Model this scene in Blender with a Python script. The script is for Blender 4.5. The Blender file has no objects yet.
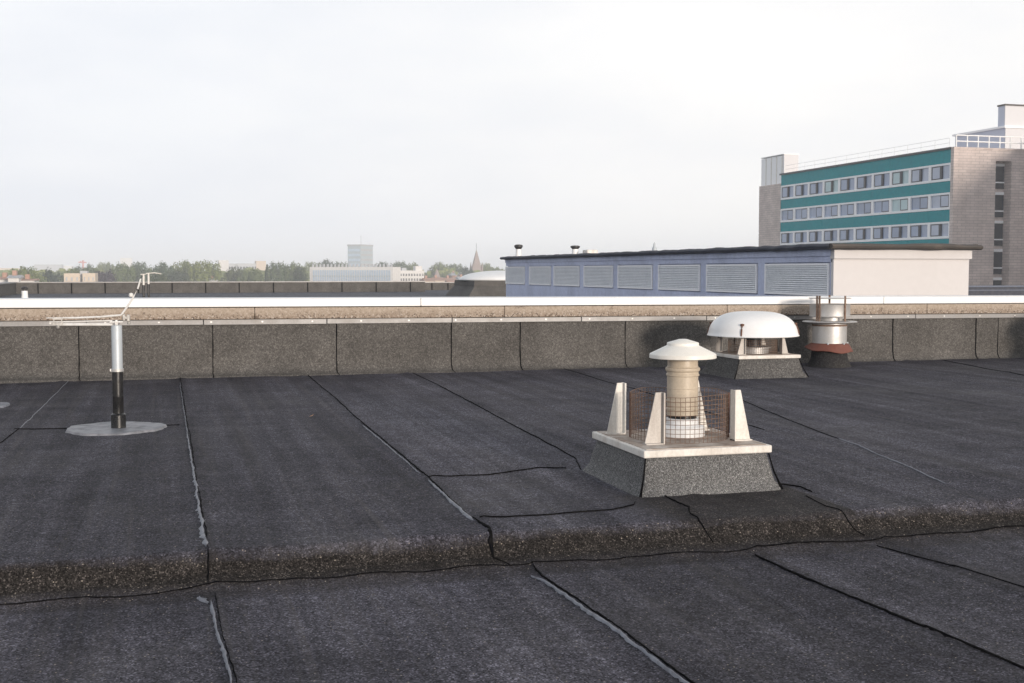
import bpy, bmesh, math, random
import numpy as np
from mathutils import Vector, noise as mn
R = math.radians
random.seed(7)
sc = bpy.context.scene
col = sc.collection

# ------------------------------------------------------------------ camera
F = 1190.0; HZ = 270.5; YAW = 16.2
cam = bpy.data.cameras.new('camera'); camo = bpy.data.objects.new('camera', cam); col.objects.link(camo)
camo.location = (0, 0, 1.0)
camo.rotation_euler = (R(90) - math.atan((341.5-HZ)/F), 0, -R(YAW))
cam.sensor_width = 36; cam.lens = F/1024*36; cam.clip_start = .05; cam.clip_end = 20000
sc.camera = camo

def bearing(px): return R(YAW) + math.atan((px-512)/F)
def spot(px, Y):                  # plan position on a bearing, Y metres ahead
    return Y*math.tan(bearing(px))
def hgt(py, px, Y):               # real height of something seen at row py that stands at Y metres
    X = spot(px, Y); d = X*math.sin(R(YAW)) + Y*math.cos(R(YAW))
    return 1 + (HZ-py)/F*d

# ------------------------------------------------------------------ node helpers
class N:
    def __init__(s, name):
        s.m = bpy.data.materials.new(name); s.m.use_nodes = True
        s.t = s.m.node_tree; s.n = s.t.nodes; s.l = s.t.links
        s.b = s.n['Principled BSDF']
        s.co = s.n.new('ShaderNodeTexCoord').outputs['Object']
    def map(s, sx, sy, sz, src=None):
        m = s.n.new('ShaderNodeMapping'); s.l.new(src or s.co, m.inputs[0]); m.inputs['Scale'].default_value = (sx, sy, sz)
        return m.outputs[0]
    def noise(s, scale, vec=None, detail=4, rough=.55, dist=0):
        n = s.n.new('ShaderNodeTexNoise'); s.l.new(vec or s.co, n.inputs['Vector'])
        n.inputs['Scale'].default_value = scale; n.inputs['Detail'].default_value = detail
        n.inputs['Roughness'].default_value = rough; n.inputs['Distortion'].default_value = dist
        return n.outputs['Fac']
    def ramp(s, fac, stops):
        r = s.n.new('ShaderNodeValToRGB'); s.l.new(fac, r.inputs[0])
        e = r.color_ramp.elements
        while len(e) < len(stops): e.new(.5)
        for q, (p, c) in zip(e, stops):
            q.position = p; q.color = (*c, 1) if not isinstance(c, (int, float)) else (c, c, c, 1)
        return r.outputs[0]
    def mix(s, fac, a, b, mode='MIX'):
        m = s.n.new('ShaderNodeMix'); m.data_type = 'RGBA'; m.blend_type = mode
        for sock, v in ((m.inputs[0], fac), (m.inputs[6], a), (m.inputs[7], b)):
            if hasattr(v, 'is_linked'): s.l.new(v, sock)
            elif isinstance(v, (int, float)): sock.default_value = v
            else: sock.default_value = (*v, 1)
        return m.outputs[2]
    def math(s, op, a, b=0.0):
        m = s.n.new('ShaderNodeMath'); m.operation = op
        for sock, v in ((m.inputs[0], a), (m.inputs[1], b)):
            if hasattr(v, 'is_linked'): s.l.new(v, sock)
            else: sock.default_value = v
        return m.outputs[0]
    def bump(s, h, strength, dist):
        b = s.n.new('ShaderNodeBump'); s.l.new(h, b.inputs['Height'])
        b.inputs['Strength'].default_value = strength; b.inputs['Distance'].default_value = dist
        s.l.new(b.outputs[0], s.b.inputs['Normal'])
    def base(s, c):
        if hasattr(c, 'is_linked'): s.l.new(c, s.b.inputs['Base Color'])
        else: s.b.inputs['Base Color'].default_value = (*c, 1)
    def rough(s, v):
        if hasattr(v, 'is_linked'): s.l.new(v, s.b.inputs['Roughness'])
        else: s.b.inputs['Roughness'].default_value = v

def bitumen(name, lo, hi, speck, speck_t, fine=170, rough=.8, bump=.7, grain=(.35, 1.9), streak=True, spec=.5, bd=.004, sunlit_apron=False, vs=230, sheets=False):
    n = N(name)
    big = n.noise(1.0, n.map(2.2, .55, 2.2), 8, .62)
    c = n.mix(n.ramp(big, [(.3, 0), (.7, 1)]), lo, hi)
    if streak:
        st = n.noise(1.0, n.map(7, .22, 3), 5, .6, .3)
        c = n.mix(1.0, c, n.ramp(st, [(.32, .72), (.5, 1.0), (.68, 1.45)]), 'MULTIPLY')
        bl = n.noise(3.5, n.map(1, .8, 1), 5, .6)
        c = n.mix(1.0, c, n.ramp(bl, [(.3, .82), (.7, 1.2)]), 'MULTIPLY')
    def cells(scale, stops):
        v_ = n.n.new('ShaderNodeTexVoronoi'); n.l.new(n.co, v_.inputs['Vector']); v_.inputs['Scale'].default_value = scale
        q_ = n.n.new('ShaderNodeSeparateColor'); n.l.new(v_.outputs['Color'], q_.inputs[0]); return n.ramp(q_.outputs[1], stops)
    f = n.noise(fine, None, 4, .8)
    g0, g1 = grain
    c = n.mix(1.0, c, cells(fine*1.15, [(0, g0), (.55, .85), (.85, 1.15), (1, g1)]), 'MULTIPLY')
    c = n.mix(1.0, c, cells(fine*.5, [(0, .80), (.5, .97), (1, 1.28)]), 'MULTIPLY')
    if sheets:
        sx_ = n.n.new('ShaderNodeSeparateXYZ'); n.l.new(n.co, sx_.inputs[0])
        fx = n.math('MULTIPLY', n.math('ADD', sx_.outputs[0], 5.0), 1/15)
        rr = random.Random(4)
        def steps(lst):
            o_ = n.ramp(fx, [((q_+5)/15, rr.uniform(.84, 1.18)) for q_ in [-5]+lst]); o_.node.color_ramp.interpolation = 'CONSTANT'; return o_
        up, lo_ = steps(SEAMS_UP), steps(SEAMS_LO)
        c = n.mix(1.0, c, n.mix(n.ramp(n.math('SUBTRACT', sx_.outputs[1], 3.77), [(.45, 0), (.46, 1)]), lo_, up), 'MULTIPLY')
        st2 = n.noise(1.0, n.map(16, .35, 3), 6, .65, .6)
        c = n.mix(n.ramp(st2, [(.53, 0), (.72, .28)]), c, (.13, .118, .112))
        cr = n.noise(1.0, n.map(.5, 5, 3), 5, .6, .4)
        c = n.mix(1.0, c, n.ramp(cr, [(.35, .86), (.65, 1.12)]), 'MULTIPLY')
        d1 = n.noise(.9, n.map(1, .7, 1), 9, .68, .6); d2 = n.noise(2.6, None, 8, .7)
        c = n.mix(n.math('MULTIPLY', n.ramp(d1, [(.5, 0), (.68, .6)]), n.ramp(d2, [(.35, .1), (.65, .8)])), c, (.115, .11, .11))
        c = n.mix(n.ramp(n.noise(1.7, None, 9, .7), [(.57, 0), (.7, .55)]), c, (.022, .022, .026))
    if streak:
        f3 = n.noise(22, None, 4, .7)
        c = n.mix(1.0, c, n.ramp(f3, [(.35, .84), (.65, 1.18)]), 'MULTIPLY')
    if sunlit_apron:  # brown-granule felt strip, with the step's sun and shade painted into it
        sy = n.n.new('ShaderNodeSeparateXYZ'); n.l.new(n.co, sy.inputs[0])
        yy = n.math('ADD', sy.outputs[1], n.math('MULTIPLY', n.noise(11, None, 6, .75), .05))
        k1 = n.ramp(n.math('SUBTRACT', yy, 4.0), [(.06, 0), (.11, .45), (.19, .55), (.25, 1), (.325, 1), (.365, 0)])  # full on the sunlit upper face, weaker at the shaded foot
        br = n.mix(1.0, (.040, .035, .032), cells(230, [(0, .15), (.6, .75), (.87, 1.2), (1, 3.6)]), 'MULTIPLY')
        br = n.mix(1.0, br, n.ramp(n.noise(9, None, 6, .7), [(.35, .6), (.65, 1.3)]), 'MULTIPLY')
        k2 = n.math('MULTIPLY', n.ramp(n.math('SUBTRACT', sy.outputs[0], 1.75), [(.12, 0), (.25, .8), (1.0, .8), (1.0, 0)]), n.ramp(n.math('SUBTRACT', yy, 4.0), [(.3, 0), (.33, 1), (.9, 1), (.95, 0)]))  # painted sunlit brown carried on up to the near curb
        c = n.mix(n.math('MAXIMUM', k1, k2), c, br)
    v = n.n.new('ShaderNodeTexVoronoi'); n.l.new(n.co, v.inputs['Vector']); v.inputs['Scale'].default_value = vs
    sp = n.n.new('ShaderNodeSeparateColor'); n.l.new(v.outputs['Color'], sp.inputs[0])
    near = n.ramp(v.outputs['Distance'], [(.22, 1), (.4, 0)])
    k = n.math('MULTIPLY', n.ramp(sp.outputs[0], [(speck_t, 0), (min(.999, speck_t+.02), 1)]), near)
    c = n.mix(k, c, speck)
    n.base(c); n.rough(rough)
    n.b.inputs['Specular IOR Level'].default_value = spec
    n.bump(f, bump, bd)
    return n.m

def paint(name, c, rough=.5, metal=0, dirt=(.5, .45, .38), dirt_amt=.35, scale=5, bump=.05, streak=False, mot=(.9, 1.08)):
    n = N(name)
    a = n.noise(scale, n.map(1, 1, .25) if streak else None, 7, .65)
    k = n.math('MULTIPLY', n.ramp(a, [(.45, 0), (.75, 1)]), dirt_amt)
    f = n.noise(scale*9, None, 4, .6)
    cc = n.mix(1.0, n.mix(k, c, dirt), n.ramp(f, [(.3, mot[0]), (.7, mot[1])]), 'MULTIPLY')
    n.base(cc)
    n.rough(n.math('ADD', n.math('MULTIPLY', a, .3), rough-.15)); n.b.inputs['Metallic'].default_value = metal
    n.bump(f, bump, .004)
    return n.m

SEAMS_UP = [-4.2, -3.13, -2.05, -.93, .12, 1.22, 2.24, 3.75, 4.8, 5.85, 6.9, 7.9, 9.0]
SEAMS_LO = [-3.1, -2.0, -.9, .14, 1.3, 2.22, 2.8, 3.9, 5.0]
M = {}
M['roof'] = bitumen('roof_bitumen', (.050, .048, .060), (.092, .088, .104), (.36, .31, .26), .965, grain=(.22, 2.35), fine=165, sunlit_apron=True, vs=120, spec=.12, sheets=True)
M['far_roof'] = bitumen('far_roof_bitumen', (.05, .055, .072), (.07, .076, .095), (.2, .2, .2), .97, fine=30, bump=.2)
M['upstand'] = bitumen('upstand_bitumen', (.080, .075, .070), (.132, .124, .116), (.26, .24, .22), .94, fine=130, streak=False, grain=(.62, 1.42), bump=.6, vs=120, spec=.2)
M['curb'] = bitumen('curb_bitumen', (.12, .12, .122), (.185, .183, .18), (.5, .48, .45), .90, fine=290, streak=False, grain=(.2, 2.3), bump=.8, vs=330)
M['curb_dusty'] = bitumen('dusty_curb_bitumen', (.07, .068, .066), (.115, .11, .106), (.36, .33, .3), .93, fine=130, streak=False, grain=(.35, 1.9), bump=.6)
M['base_dark'] = bitumen('dark_flue_bitumen', (.02, .021, .026), (.06, .056, .052), (.2, .18, .16), .95, streak=False, grain=(.5, 1.6), spec=.15)
M['tar'] = paint('tar', (.004, .004, .005), .9, dirt_amt=.03, scale=30, bump=.3); M['tar'].node_tree.nodes['Principled BSDF'].inputs['Specular IOR Level'].default_value = .05
M['bead'] = paint('oxidised_bead', (.19, .20, .235), .5, dirt=(.06, .06, .07), dirt_amt=.8, scale=30, bump=.2)
M['disc'] = paint('flange_bitumen', (.23, .235, .26), .45, dirt=(.04, .04, .045), dirt_amt=.9, scale=11, bump=.25)
M['white'] = paint('white_metal', (.83, .83, .83), .38, dirt=(.6, .57, .52), dirt_amt=.2, scale=3, mot=(.98, 1.02), bump=0)
M['white_old'] = paint('weathered_white', (.74, .71, .66), .5, dirt=(.35, .27, .2), dirt_amt=.55, scale=9, streak=True)
M['cream'] = paint('cream_plastic', (.52, .44, .34), .45, dirt=(.34, .27, .2), dirt_amt=.35, scale=12)
M['hat'] = paint('cream_hat', (.80, .775, .72), .42, dirt=(.6, .55, .46), dirt_amt=.25, scale=8, mot=(.97, 1.03), bump=0)
M['galv'] = paint('galvanised_steel', (.58, .57, .56), .52, metal=.6, dirt=(.4, .36, .3), dirt_amt=.3, scale=14)
M['galv_pale'] = paint('galvanised_pipe', (.48, .52, .55), .5, metal=.25, dirt=(.45, .46, .47), dirt_amt=.5, scale=22)
M['rod'] = paint('weathered_rod', (.74, .73, .71), .5, metal=.1, dirt=(.4, .37, .33), dirt_amt=.5, scale=30)
M['clamp'] = paint('clamp_metal', (.42, .41, .39), .5, metal=.4, dirt=(.2, .17, .14), dirt_amt=.6, scale=60)
M['alu'] = paint('aluminium_bar', (.27, .265, .265), .5, metal=.3, dirt=(.28, .25, .22), dirt_amt=.4, scale=7)
M['rust'] = paint('rusty_wire', (.17, .105, .075), .8, dirt=(.42, .33, .25), dirt_amt=.5, scale=60)
M['rust_dark'] = paint('rust', (.12, .06, .04), .85, dirt=(.2, .1, .06), dirt_amt=.6, scale=30)
M['redlead'] = paint('red_flashing', (.17, .058, .04), .65, dirt=(.12, .05, .04), dirt_amt=.5, scale=9, bump=.3)
M['black'] = paint('black_sleeve', (.012, .012, .013), .3, dirt=(.05, .045, .04), dirt_amt=.5, scale=18, bump=.2)
M['blackpaint'] = paint('black_cap', (.03, .028, .03), .5, dirt_amt=.1)
M['bluegrey'] = paint('blue_grey_cladding', (.50, .55, .73), .55, dirt=(.2, .22, .3), dirt_amt=.4, scale=1.2, streak=True)
M['louvre'] = paint('louvre_slats', (.93, .95, .98), .45, dirt=(.6, .64, .70), dirt_amt=.3, scale=2)
M['pale_blue'] = paint('pale_blue_cladding', (.52, .56, .68), .6, dirt_amt=.1)
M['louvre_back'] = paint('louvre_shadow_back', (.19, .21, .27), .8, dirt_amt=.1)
M['render'] = paint('cream_render', (.64, .615, .61), .8, dirt=(.58, .55, .54), dirt_amt=.12, scale=.9, mot=(.98, 1.02), bump=.05, streak=True)
M['roofroll'] = paint('roof_edge_membrane', (.075, .066, .06), .85, dirt=(.16, .13, .11), dirt_amt=.5, scale=3, bump=.5)
M['lead'] = paint('lead_trim', (.12, .14, .19), .7, dirt_amt=.1)
M['grey_bracket'] = paint('grey_bracket', (.46, .43, .40), .55, metal=.2, dirt=(.25, .2, .16), dirt_amt=.6, scale=14, streak=True)
M['navy'] = paint('dark_flashing', (.035, .04, .06), .7, dirt_amt=.1)
M['teal'] = paint('teal_panel', (.0, .26, .30), .6, dirt=(.0, .33, .36), dirt_amt=.5, scale=.25, bump=0); M['teal'].node_tree.nodes['Principled BSDF'].inputs['Specular IOR Level'].default_value = .12
M['frame'] = paint('white_window_frame', (.93, .93, .95), .6, dirt_amt=.03)
M['dark'] = paint('dark_sash', (.02, .022, .03), .4, dirt_amt=.05)
M['gravel'] = paint('old_gravel', (.30, .24, .19), .9, dirt=(.12, .09, .07), dirt_amt=.6, scale=25, bump=.4)

def concrete():
    n = N('pebble_concrete')
    a = n.noise(55, None, 6, .8)
    c = n.ramp(a, [(.30, (.10, .07, .05)), (.45, (.25, .19, .145)), (.58, (.37, .30, .24)), (.74, (.55, .48, .41))])
    v = n.n.new('ShaderNodeTexVoronoi'); n.l.new(n.co, v.inputs['Vector']); v.inputs['Scale'].default_value = 95
    s = n.n.new('ShaderNodeSeparateColor'); n.l.new(v.outputs['Color'], s.inputs[0])
    c = n.mix(n.math('MULTIPLY', n.ramp(s.outputs[0], [(.84, 0), (.88, 1)]), .6), c, (.6, .54, .48))
    c = n.mix(n.math('MULTIPLY', n.ramp(s.outputs[1], [(.86, 0), (.9, 1)]), .9), c, (.06, .04, .03))
    sz = n.n.new('ShaderNodeSeparateXYZ'); n.l.new(n.co, sz.inputs[0])
    b = n.noise(6, None, 6, .7)
    zz_ = n.math('ADD', sz.outputs[2], n.math('MULTIPLY', b, .06))
    k = n.ramp(n.math('MULTIPLY', n.math('SUBTRACT', zz_, .53), 6.0), [(.3, .05), (.68, .8), (.9, .85)])
    c = n.mix(k, c, n.ramp(n.noise(40, None, 5, .7), [(.35, (.36, .29, .225)), (.65, (.50, .42, .345))]))
    dk = n.noise(3.5, n.map(1, 1, 1.5), 8, .75)
    c = n.mix(n.ramp(dk, [(.60, 0), (.66, .75)]), c, (.09, .065, .05))
    n.base(c); n.rough(.9); n.bump(a, .8, .01); return n.m
M['concrete'] = concrete()

def slab_top():
    n = N('slab_top')
    a = n.noise(7, None, 7, .7)
    n.base(n.ramp(a, [(.3, (.16, .11, .08)), (.5, (.36, .29, .24)), (.7, (.62, .58, .53))])); n.rough(.7); n.bump(a, .2, .01)
    return n.m
M['slabtop'] = slab_top()

def brick(name, c1, c2, mortar, bw=1.1, bh=.32):
    n = N(name)
    sx = n.n.new('ShaderNodeSeparateXYZ'); n.l.new(n.co, sx.inputs[0])
    cx = n.n.new('ShaderNodeCombineXYZ')
    n.l.new(n.math('ADD', sx.outputs[0], sx.outputs[1]), cx.inputs[0]); n.l.new(sx.outputs[2], cx.inputs[1])
    b = n.n.new('ShaderNodeTexBrick'); n.l.new(cx.outputs[0], b.inputs['Vector'])
    b.inputs['Scale'].default_value = 1; b.inputs['Brick Width'].default_value = bw; b.inputs['Row Height'].default_value = bh
    b.inputs['Mortar Size'].default_value = .035; b.inputs['Mortar Smooth'].default_value = .4
    b.inputs['Color1'].default_value = (*c1, 1); b.inputs['Color2'].default_value = (*c2, 1); b.inputs['Mortar'].default_value = (*mortar, 1)
    a = n.noise(.5, None, 6, .65)
    n.base(n.mix(1.0, b.outputs[0], n.ramp(a, [(.3, .82), (.7, 1.15)]), 'MULTIPLY')); n.rough(.9); n.bump(b.outputs['Fac'], -.3, .03)
    return n.m
M['brick'] = brick('pale_brick', (.66, .565, .525), (.57, .485, .455), (.43, .37, .35))

def glass(name, c, rough=.12):
    n = N(name); a = n.noise(.8, None, 3)
    n.base(n.mix(a, c, tuple(x*.7 for x in c))); n.rough(rough); n.b.inputs['Specular IOR Level'].default_value = .8
    return n.m
M['pale_clad'] = paint('pale_cladding', (.56, .56, .58), .6, dirt_amt=.1)
M['glass'] = glass('window_glass', (.32, .40, .58), .08)
M['glass_pale'] = glass('curtained_glass', (.5, .68, .72), .3)
M['glass_b'] = glass('blind_glass', (.46, .52, .66), .2); M['glass_c'] = glass('deep_glass', (.27, .34, .50), .06)
M['glass_dark'] = glass('dark_glass', (.03, .035, .045))

def leaf(name, a, b):
    n = N(name)
    oi = n.n.new('ShaderNodeObjectInfo')
    k = n.noise(.18, None, 5, .7)
    c = n.mix(n.ramp(k, [(.35, 0), (.65, 1)]), a, b)
    c = n.mix(1.0, c, n.ramp(oi.outputs['Random'], [(0, (.6, .68, .85)), (1, (1.45, 1.3, .95))]), 'MULTIPLY')
    n.base(c); n.rough(.9); n.b.inputs['Specular IOR Level'].default_value = .2
    return n.m
M['leaf'] = leaf('green_leaves', (.075, .11, .045), (.17, .20, .085))
M['leaf_dark'] = leaf('dark_leaves', (.04, .058, .036), (.08, .10, .055))
M['leaf_purple'] = leaf('copper_leaves', (.035, .022, .035), (.06, .035, .05))
M['bark'] = paint('bark', (.09, .07, .05), .9, dirt_amt=.2)

# ------------------------------------------------------------------ mesh helpers
def mesh(name, V, Fc, mat, smooth=False, mats=None, mi=None):
    me = bpy.data.meshes.new(name); me.from_pydata([tuple(v) for v in V], [], [tuple(f) for f in Fc])
    for m in (mats or [mat]): me.materials.append(m)
    if mi: me.polygons.foreach_set('material_index', mi)
    if smooth: me.polygons.foreach_set('use_smooth', [True]*len(me.polygons))
    me.update(); return me

class B:
    """collects shapes for ONE mesh object"""
    def __init__(s): s.v = []; s.f = []; s.sm = []
    def add(s, V, Fc, sm=False):
        o = len(s.v); s.v += [tuple(x) for x in V]; s.f += [tuple(i+o for i in f) for f in Fc]; s.sm += [sm]*len(Fc); return s
    def box(s, x0, x1, y0, y1, z0, z1, tx=0, ty=0):     # tx, ty: how far the top draws in
        V = [(x0,y0,z0),(x1,y0,z0),(x1,y1,z0),(x0,y1,z0),(x0+tx,y0+ty,z1),(x1-tx,y0+ty,z1),(x1-tx,y1-ty,z1),(x0+tx,y1-ty,z1)]
        return s.add(V, [(3,2,1,0),(4,5,6,7),(0,1,5,4),(1,2,6,5),(2,3,7,6),(3,0,4,7)])
    def lathe(s, prof, cx=0, cy=0, n=40, cap=True, jit=0):
        V = []; Fc = []
        for r, z in prof:
            for i in range(n):
                a = 2*math.pi*i/n; V.append((cx+r*math.cos(a), cy+r*math.sin(a), z))
        for k in range(len(prof)-1):
            for i in range(n):
                j = (i+1) % n; Fc.append((k*n+i, k*n+j, (k+1)*n+j, (k+1)*n+i))
        s.add(V, Fc, True)
        if cap:
            o = len(s.v); s.v += [V[i] for i in range(n)]; s.f.append(tuple(o+i for i in range(n-1, -1, -1))); s.sm.append(False)
            o = len(s.v); s.v += V[-n:]; s.f.append(tuple(o+i for i in range(n))); s.sm.append(False)
        return s
    def tube(s, pts, r, n=8):
        pts = [Vector(p) for p in pts]; V = []; Fc = []
        for i, p in enumerate(pts):
            d = (pts[min(i+1, len(pts)-1)] - pts[max(i-1, 0)]).normalized()
            u = d.cross(Vector((0, 0, 1)) if abs(d.z) < .9 else Vector((1, 0, 0))).normalized(); w = d.cross(u)
            rr = r[i] if isinstance(r, (list, tuple)) else r
            for k in range(n):
                a = 2*math.pi*k/n; V.append(p + u*rr*math.cos(a) + w*rr*math.sin(a))
        for i in range(len(pts)-1):
            for k in range(n):
                j = (k+1) % n; Fc.append((i*n+k, i*n+j, (i+1)*n+j, (i+1)*n+k))
        Fc.append(tuple(range(n-1, -1, -1))); Fc.append(tuple((len(pts)-1)*n+k for k in range(n)))
        return s.add(V, Fc, True)
    def build(s, name, mat, parent=None, loc=None, bevel=0, mats=None):
        me = mesh(name, s.v, s.f, mat)
        bm = bmesh.new(); bm.from_mesh(me); bmesh.ops.recalc_face_normals(bm, faces=bm.faces[:]); bm.to_mesh(me); bm.free()
        me.polygons.foreach_set('use_smooth', s.sm)
        if any(s.sm): me.set_sharp_from_angle(angle=R(32))
        o = bpy.data.objects.new(name, me); col.objects.link(o)
        if parent: o.parent = parent
        if loc: o.location = loc
        if bevel:
            m = o.modifiers.new('bevel', 'BEVEL'); m.width = bevel; m.segments = 2; m.limit_method = 'ANGLE'
        return o

def tag(o, label=None, cat=None, group=None, kind=None):
    if label: o['label'] = label
    if cat: o['category'] = cat
    if group: o['group'] = group
    if kind: o['kind'] = kind
    return o
def thing(name, label, cat, loc=(0, 0, 0), rz=0, group=None):
    o = bpy.data.objects.new(name, None); col.objects.link(o); o.location = loc; o.rotation_euler = (0, 0, rz); o.empty_display_size = .1
    return tag(o, label, cat, group)
def link_mesh(name, me, parent=None):
    o = bpy.data.objects.new(name, me); col.objects.link(o)
    if parent: o.parent = parent
    return o
def dup(root, loc, rz=0, sc_=(1, 1, 1), label=None):
    c = root.copy(); col.objects.link(c); c.location = loc; c.rotation_euler = (0, 0, rz); c.scale = sc_
    if label: c['label'] = label
    for ch in [o for o in bpy.data.objects if o.parent == root]:
        k = ch.copy(); col.objects.link(k); k.parent = c
        for g in [o for o in bpy.data.objects if o.parent == ch]:
            q = g.copy(); col.objects.link(q); q.parent = k
    return c

# ------------------------------------------------------------------ roof surface
def sst(a, b, x):
    t = min(1, max(0, (x-a)/(b-a))); return t*t*(3-2*t)
def edge_y(x):                     # the foot of the step wanders a little
    return .012*math.sin(x*2.3) + .006*math.sin(x*7.1+1) + .012*mn.noise(Vector((x*3.7, 1, 1)))
def roof_z(x, y):
    e = edge_y(x)
    yy = y-e
    wv = .5+.5*mn.noise(Vector((x*1.3, 0, 6)))
    t = sst(4.205-.02*wv, 4.335+.05*wv, yy)
    t = .78*sst(4.245-.01*wv, 4.335+.045*wv, yy)+.22*sst(4.10, 4.30, yy)
    z = -.105*(1-t)
    z += .010*(1-t)*sst(4.14, 4.24, yy)*(1 if yy < 4.4 else 0)      # apron lap below the step
    w = min(1, max(0, abs(yy-4.28)/.25))
    z += (.006*mn.noise(Vector((x*.9, y*.7, 3))) + .0035*mn.noise(Vector((x*3.1, y*.8, 9))) + .0016*mn.noise(Vector((x*9, y*2.5, 5))))*w
    z += (.005*mn.noise(Vector((x*5, y*5, 1))) + .003*mn.noise(Vector((x*14, y*14, 1))))*(1-w)
    for s in (SEAMS_UP if yy > 4.3 else SEAMS_LO):
        d = x-s-.01*math.sin(y*2+s)
        if abs(d) < .10: z += .0045*math.exp(-(d/.035)**2) + (.0035*(1-abs(d)/.1) if d > 0 else 0)
    # softened hollow between the near curb and the step
    return z
xs = list(np.arange(-9, -3.2, .12)) + list(np.arange(-3.2, 7.5, .025)) + list(np.arange(7.5, 15, .05))
ys = list(np.arange(-3, 2.2, .25)) + list(np.arange(2.2, 4.1, .04)) + list(np.arange(4.1, 4.42, .01)) + list(np.arange(4.42, 6.5, .03)) + list(np.arange(6.5, 11.6, .06))
V = [(x, y, roof_z(x, y)) for y in ys for x in xs]; nx = len(xs)
Fc = [(j*nx+i, j*nx+i+1, (j+1)*nx+i+1, (j+1)*nx+i) for j in range(len(ys)-1) for i in range(nx-1)]
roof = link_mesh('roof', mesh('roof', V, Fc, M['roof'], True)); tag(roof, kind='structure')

def ribbon(name, pts, w, h, mat, seed=0, wob=.006, lift=.003, rag=.5, one_sided=False):
    """a raised, ragged strip that follows the roof: lap edge, bitumen bead"""
    rnd = random.Random(seed); P = []
    if mat is M['tar']: rag = rag*1.5+.35
    for a, b in zip(pts[:-1], pts[1:]):
        L = math.hypot(b[0]-a[0], b[1]-a[1]); k = max(2, int(L/.016))
        for i in range(k): P.append((a[0]+(b[0]-a[0])*i/k, a[1]+(b[1]-a[1])*i/k))
    P.append(pts[-1]); V = []; Fc = []; m = len(P)
    for i, (x, y) in enumerate(P):
        q = P[min(i+1, m-1)]; p = P[max(i-1, 0)]; dx, dy = q[0]-p[0], q[1]-p[1]; L = math.hypot(dx, dy) or 1; nx_, ny_ = -dy/L, dx/L
        o = wob*mn.noise(Vector((x*4, y*4, seed)))+.0035*mn.noise(Vector((x*28, y*28, seed)))
        x += nx_*o; y += ny_*o
        e = min(1, i/4, (m-1-i)/4)
        ww = (w if not callable(w) else w(i/(m-1)))*max(.15, e)*(.36 if mat is M['tar'] else .56)
        wl = ww*(1-.35*rag+rag*2.6*abs(mn.noise(Vector((i*.31, seed*3.1, 0))))+rag*1.4*mn.noise(Vector((i*.07, seed, 4)))+rag*rnd.uniform(-.35, .35)); wr = ww*(1 if one_sided else 1-.2*rag+rag*1.6*mn.noise(Vector((i*.16, seed*5.1, 7))))
        wl = max(.0006, wl); wr = max(.0006, wr)
        for k, (u, hh) in enumerate(((-wl, -.002), (-wl*.6, h*.8), (wr*.6, h*.8), (wr, -.002))):
            X = x+nx_*u; Y = y+ny_*u; V.append((X, Y, roof_z(X, Y)+lift+hh))
    for i in range(m-1):
        for k in range(3): Fc.append((i*4+k, i*4+k+1, (i+1)*4+k+1, (i+1)*4+k))
    o = link_mesh(name, mesh(name, V, Fc, mat, True), roof); return o

T, D = M['tar'], M['bead']
# upper deck laps
ribbon('lap_seam', [(.115, 11.45), (.12, 8), (.13, 4.5)], .006, .003, T, 1)
ribbon('bitumen_bead', [(.105, 10.9), (.11, 8), (.12, 4.45), (.125, 4.37)], lambda t: .0025+.011*t*t, .004, D, 2, rag=1.0)
ribbon('lap_seam', [(.13, 4.375), (.128, 4.30), (.125, 4.2)], .012, .004, T, 3, rag=.5)
ribbon('lap_seam', [(1.29, 11.45), (1.22, 7.5), (1.20, 5.6), (1.17, 4.7)], .007, .004, T, 4)
ribbon('bitumen_bead', [(1.205, 7.6), (1.185, 5.7)], .004, .003, D, 5, rag=.9)
ribbon('bitumen_bead', [(1.185, 5.5), (1.165, 4.75), (1.165, 4.56)], lambda t: .004+.009*t, .005, D, 5, rag=.7)
ribbon('lap_seam', [(1.175, 4.62), (1.185, 4.42), (1.17, 4.31), (1.165, 4.25), (1.21, 4.19)], lambda t: .006+.010*math.sin(t*3), .003, T, 6, rag=.7)
ribbon('lap_seam', [(2.3, 11.4), (2.2, 8.5), (2.08, 5.95), (1.99, 5.6)], .007, .004, T, 7)
ribbon('lap_seam', [(3.87, 11.45), (3.72, 8.6), (3.6, 6.7)], .0045, .003, T, 8)
ribbon('lap_seam', [(8.32, 11.4), (8.0, 10.2), (7.7, 8.8)], .010, .004, T, 9)
ribbon('lap_seam', [(-.86, 11.4), (-.88, 9.5), (-.90, 8.0)], .004, .003, D, 10)
ribbon('lap_seam', [(-.93, 8.0), (-.5, 7.985), (.07, 7.96)], .010, .004, T, 11)
ribbon('lap_seam', [(-.90, 8.0), (-.93, 7.4), (-1.4, 7.35)], .006, .003, T, 12)
ribbon('lap_seam', [(1.2, 5.585), (1.5, 5.59), (1.80, 5.72), (1.93, 5.66)], .006, .004, T, 13)
ribbon('lap_seam', [(1.2, 4.60), (1.5, 4.575), (1.76, 4.59), (1.90, 4.68), (1.93, 4.74)], .005, .004, T, 14)
ribbon('lap_seam', [(2.70, 4.99), (2.76, 4.93), (2.80, 4.86), (2.79, 4.74)], .009, .005, T, 15)
ribbon('lap_seam', [(2.11, 4.84), (2.09, 4.66), (2.10, 4.56), (2.05, 4.44), (2.04, 4.33), (2.07, 4.24)], .006, .004, T, 16, wob=.03)
ribbon('bitumen_bead', [(3.82, 6.2), (3.62, 5.2), (3.50, 4.75)], .0035, .003, D, 17)
ribbon('lap_seam', [(4.25, 8.3), (3.95, 6.9), (3.82, 6.2)], .0035, .003, T, 18)
ribbon('lap_seam', [(2.72, 4.66), (2.68, 4.42), (2.70, 4.3), (2.73, 4.22)], .0035, .003, T, 19, wob=.03)
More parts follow.
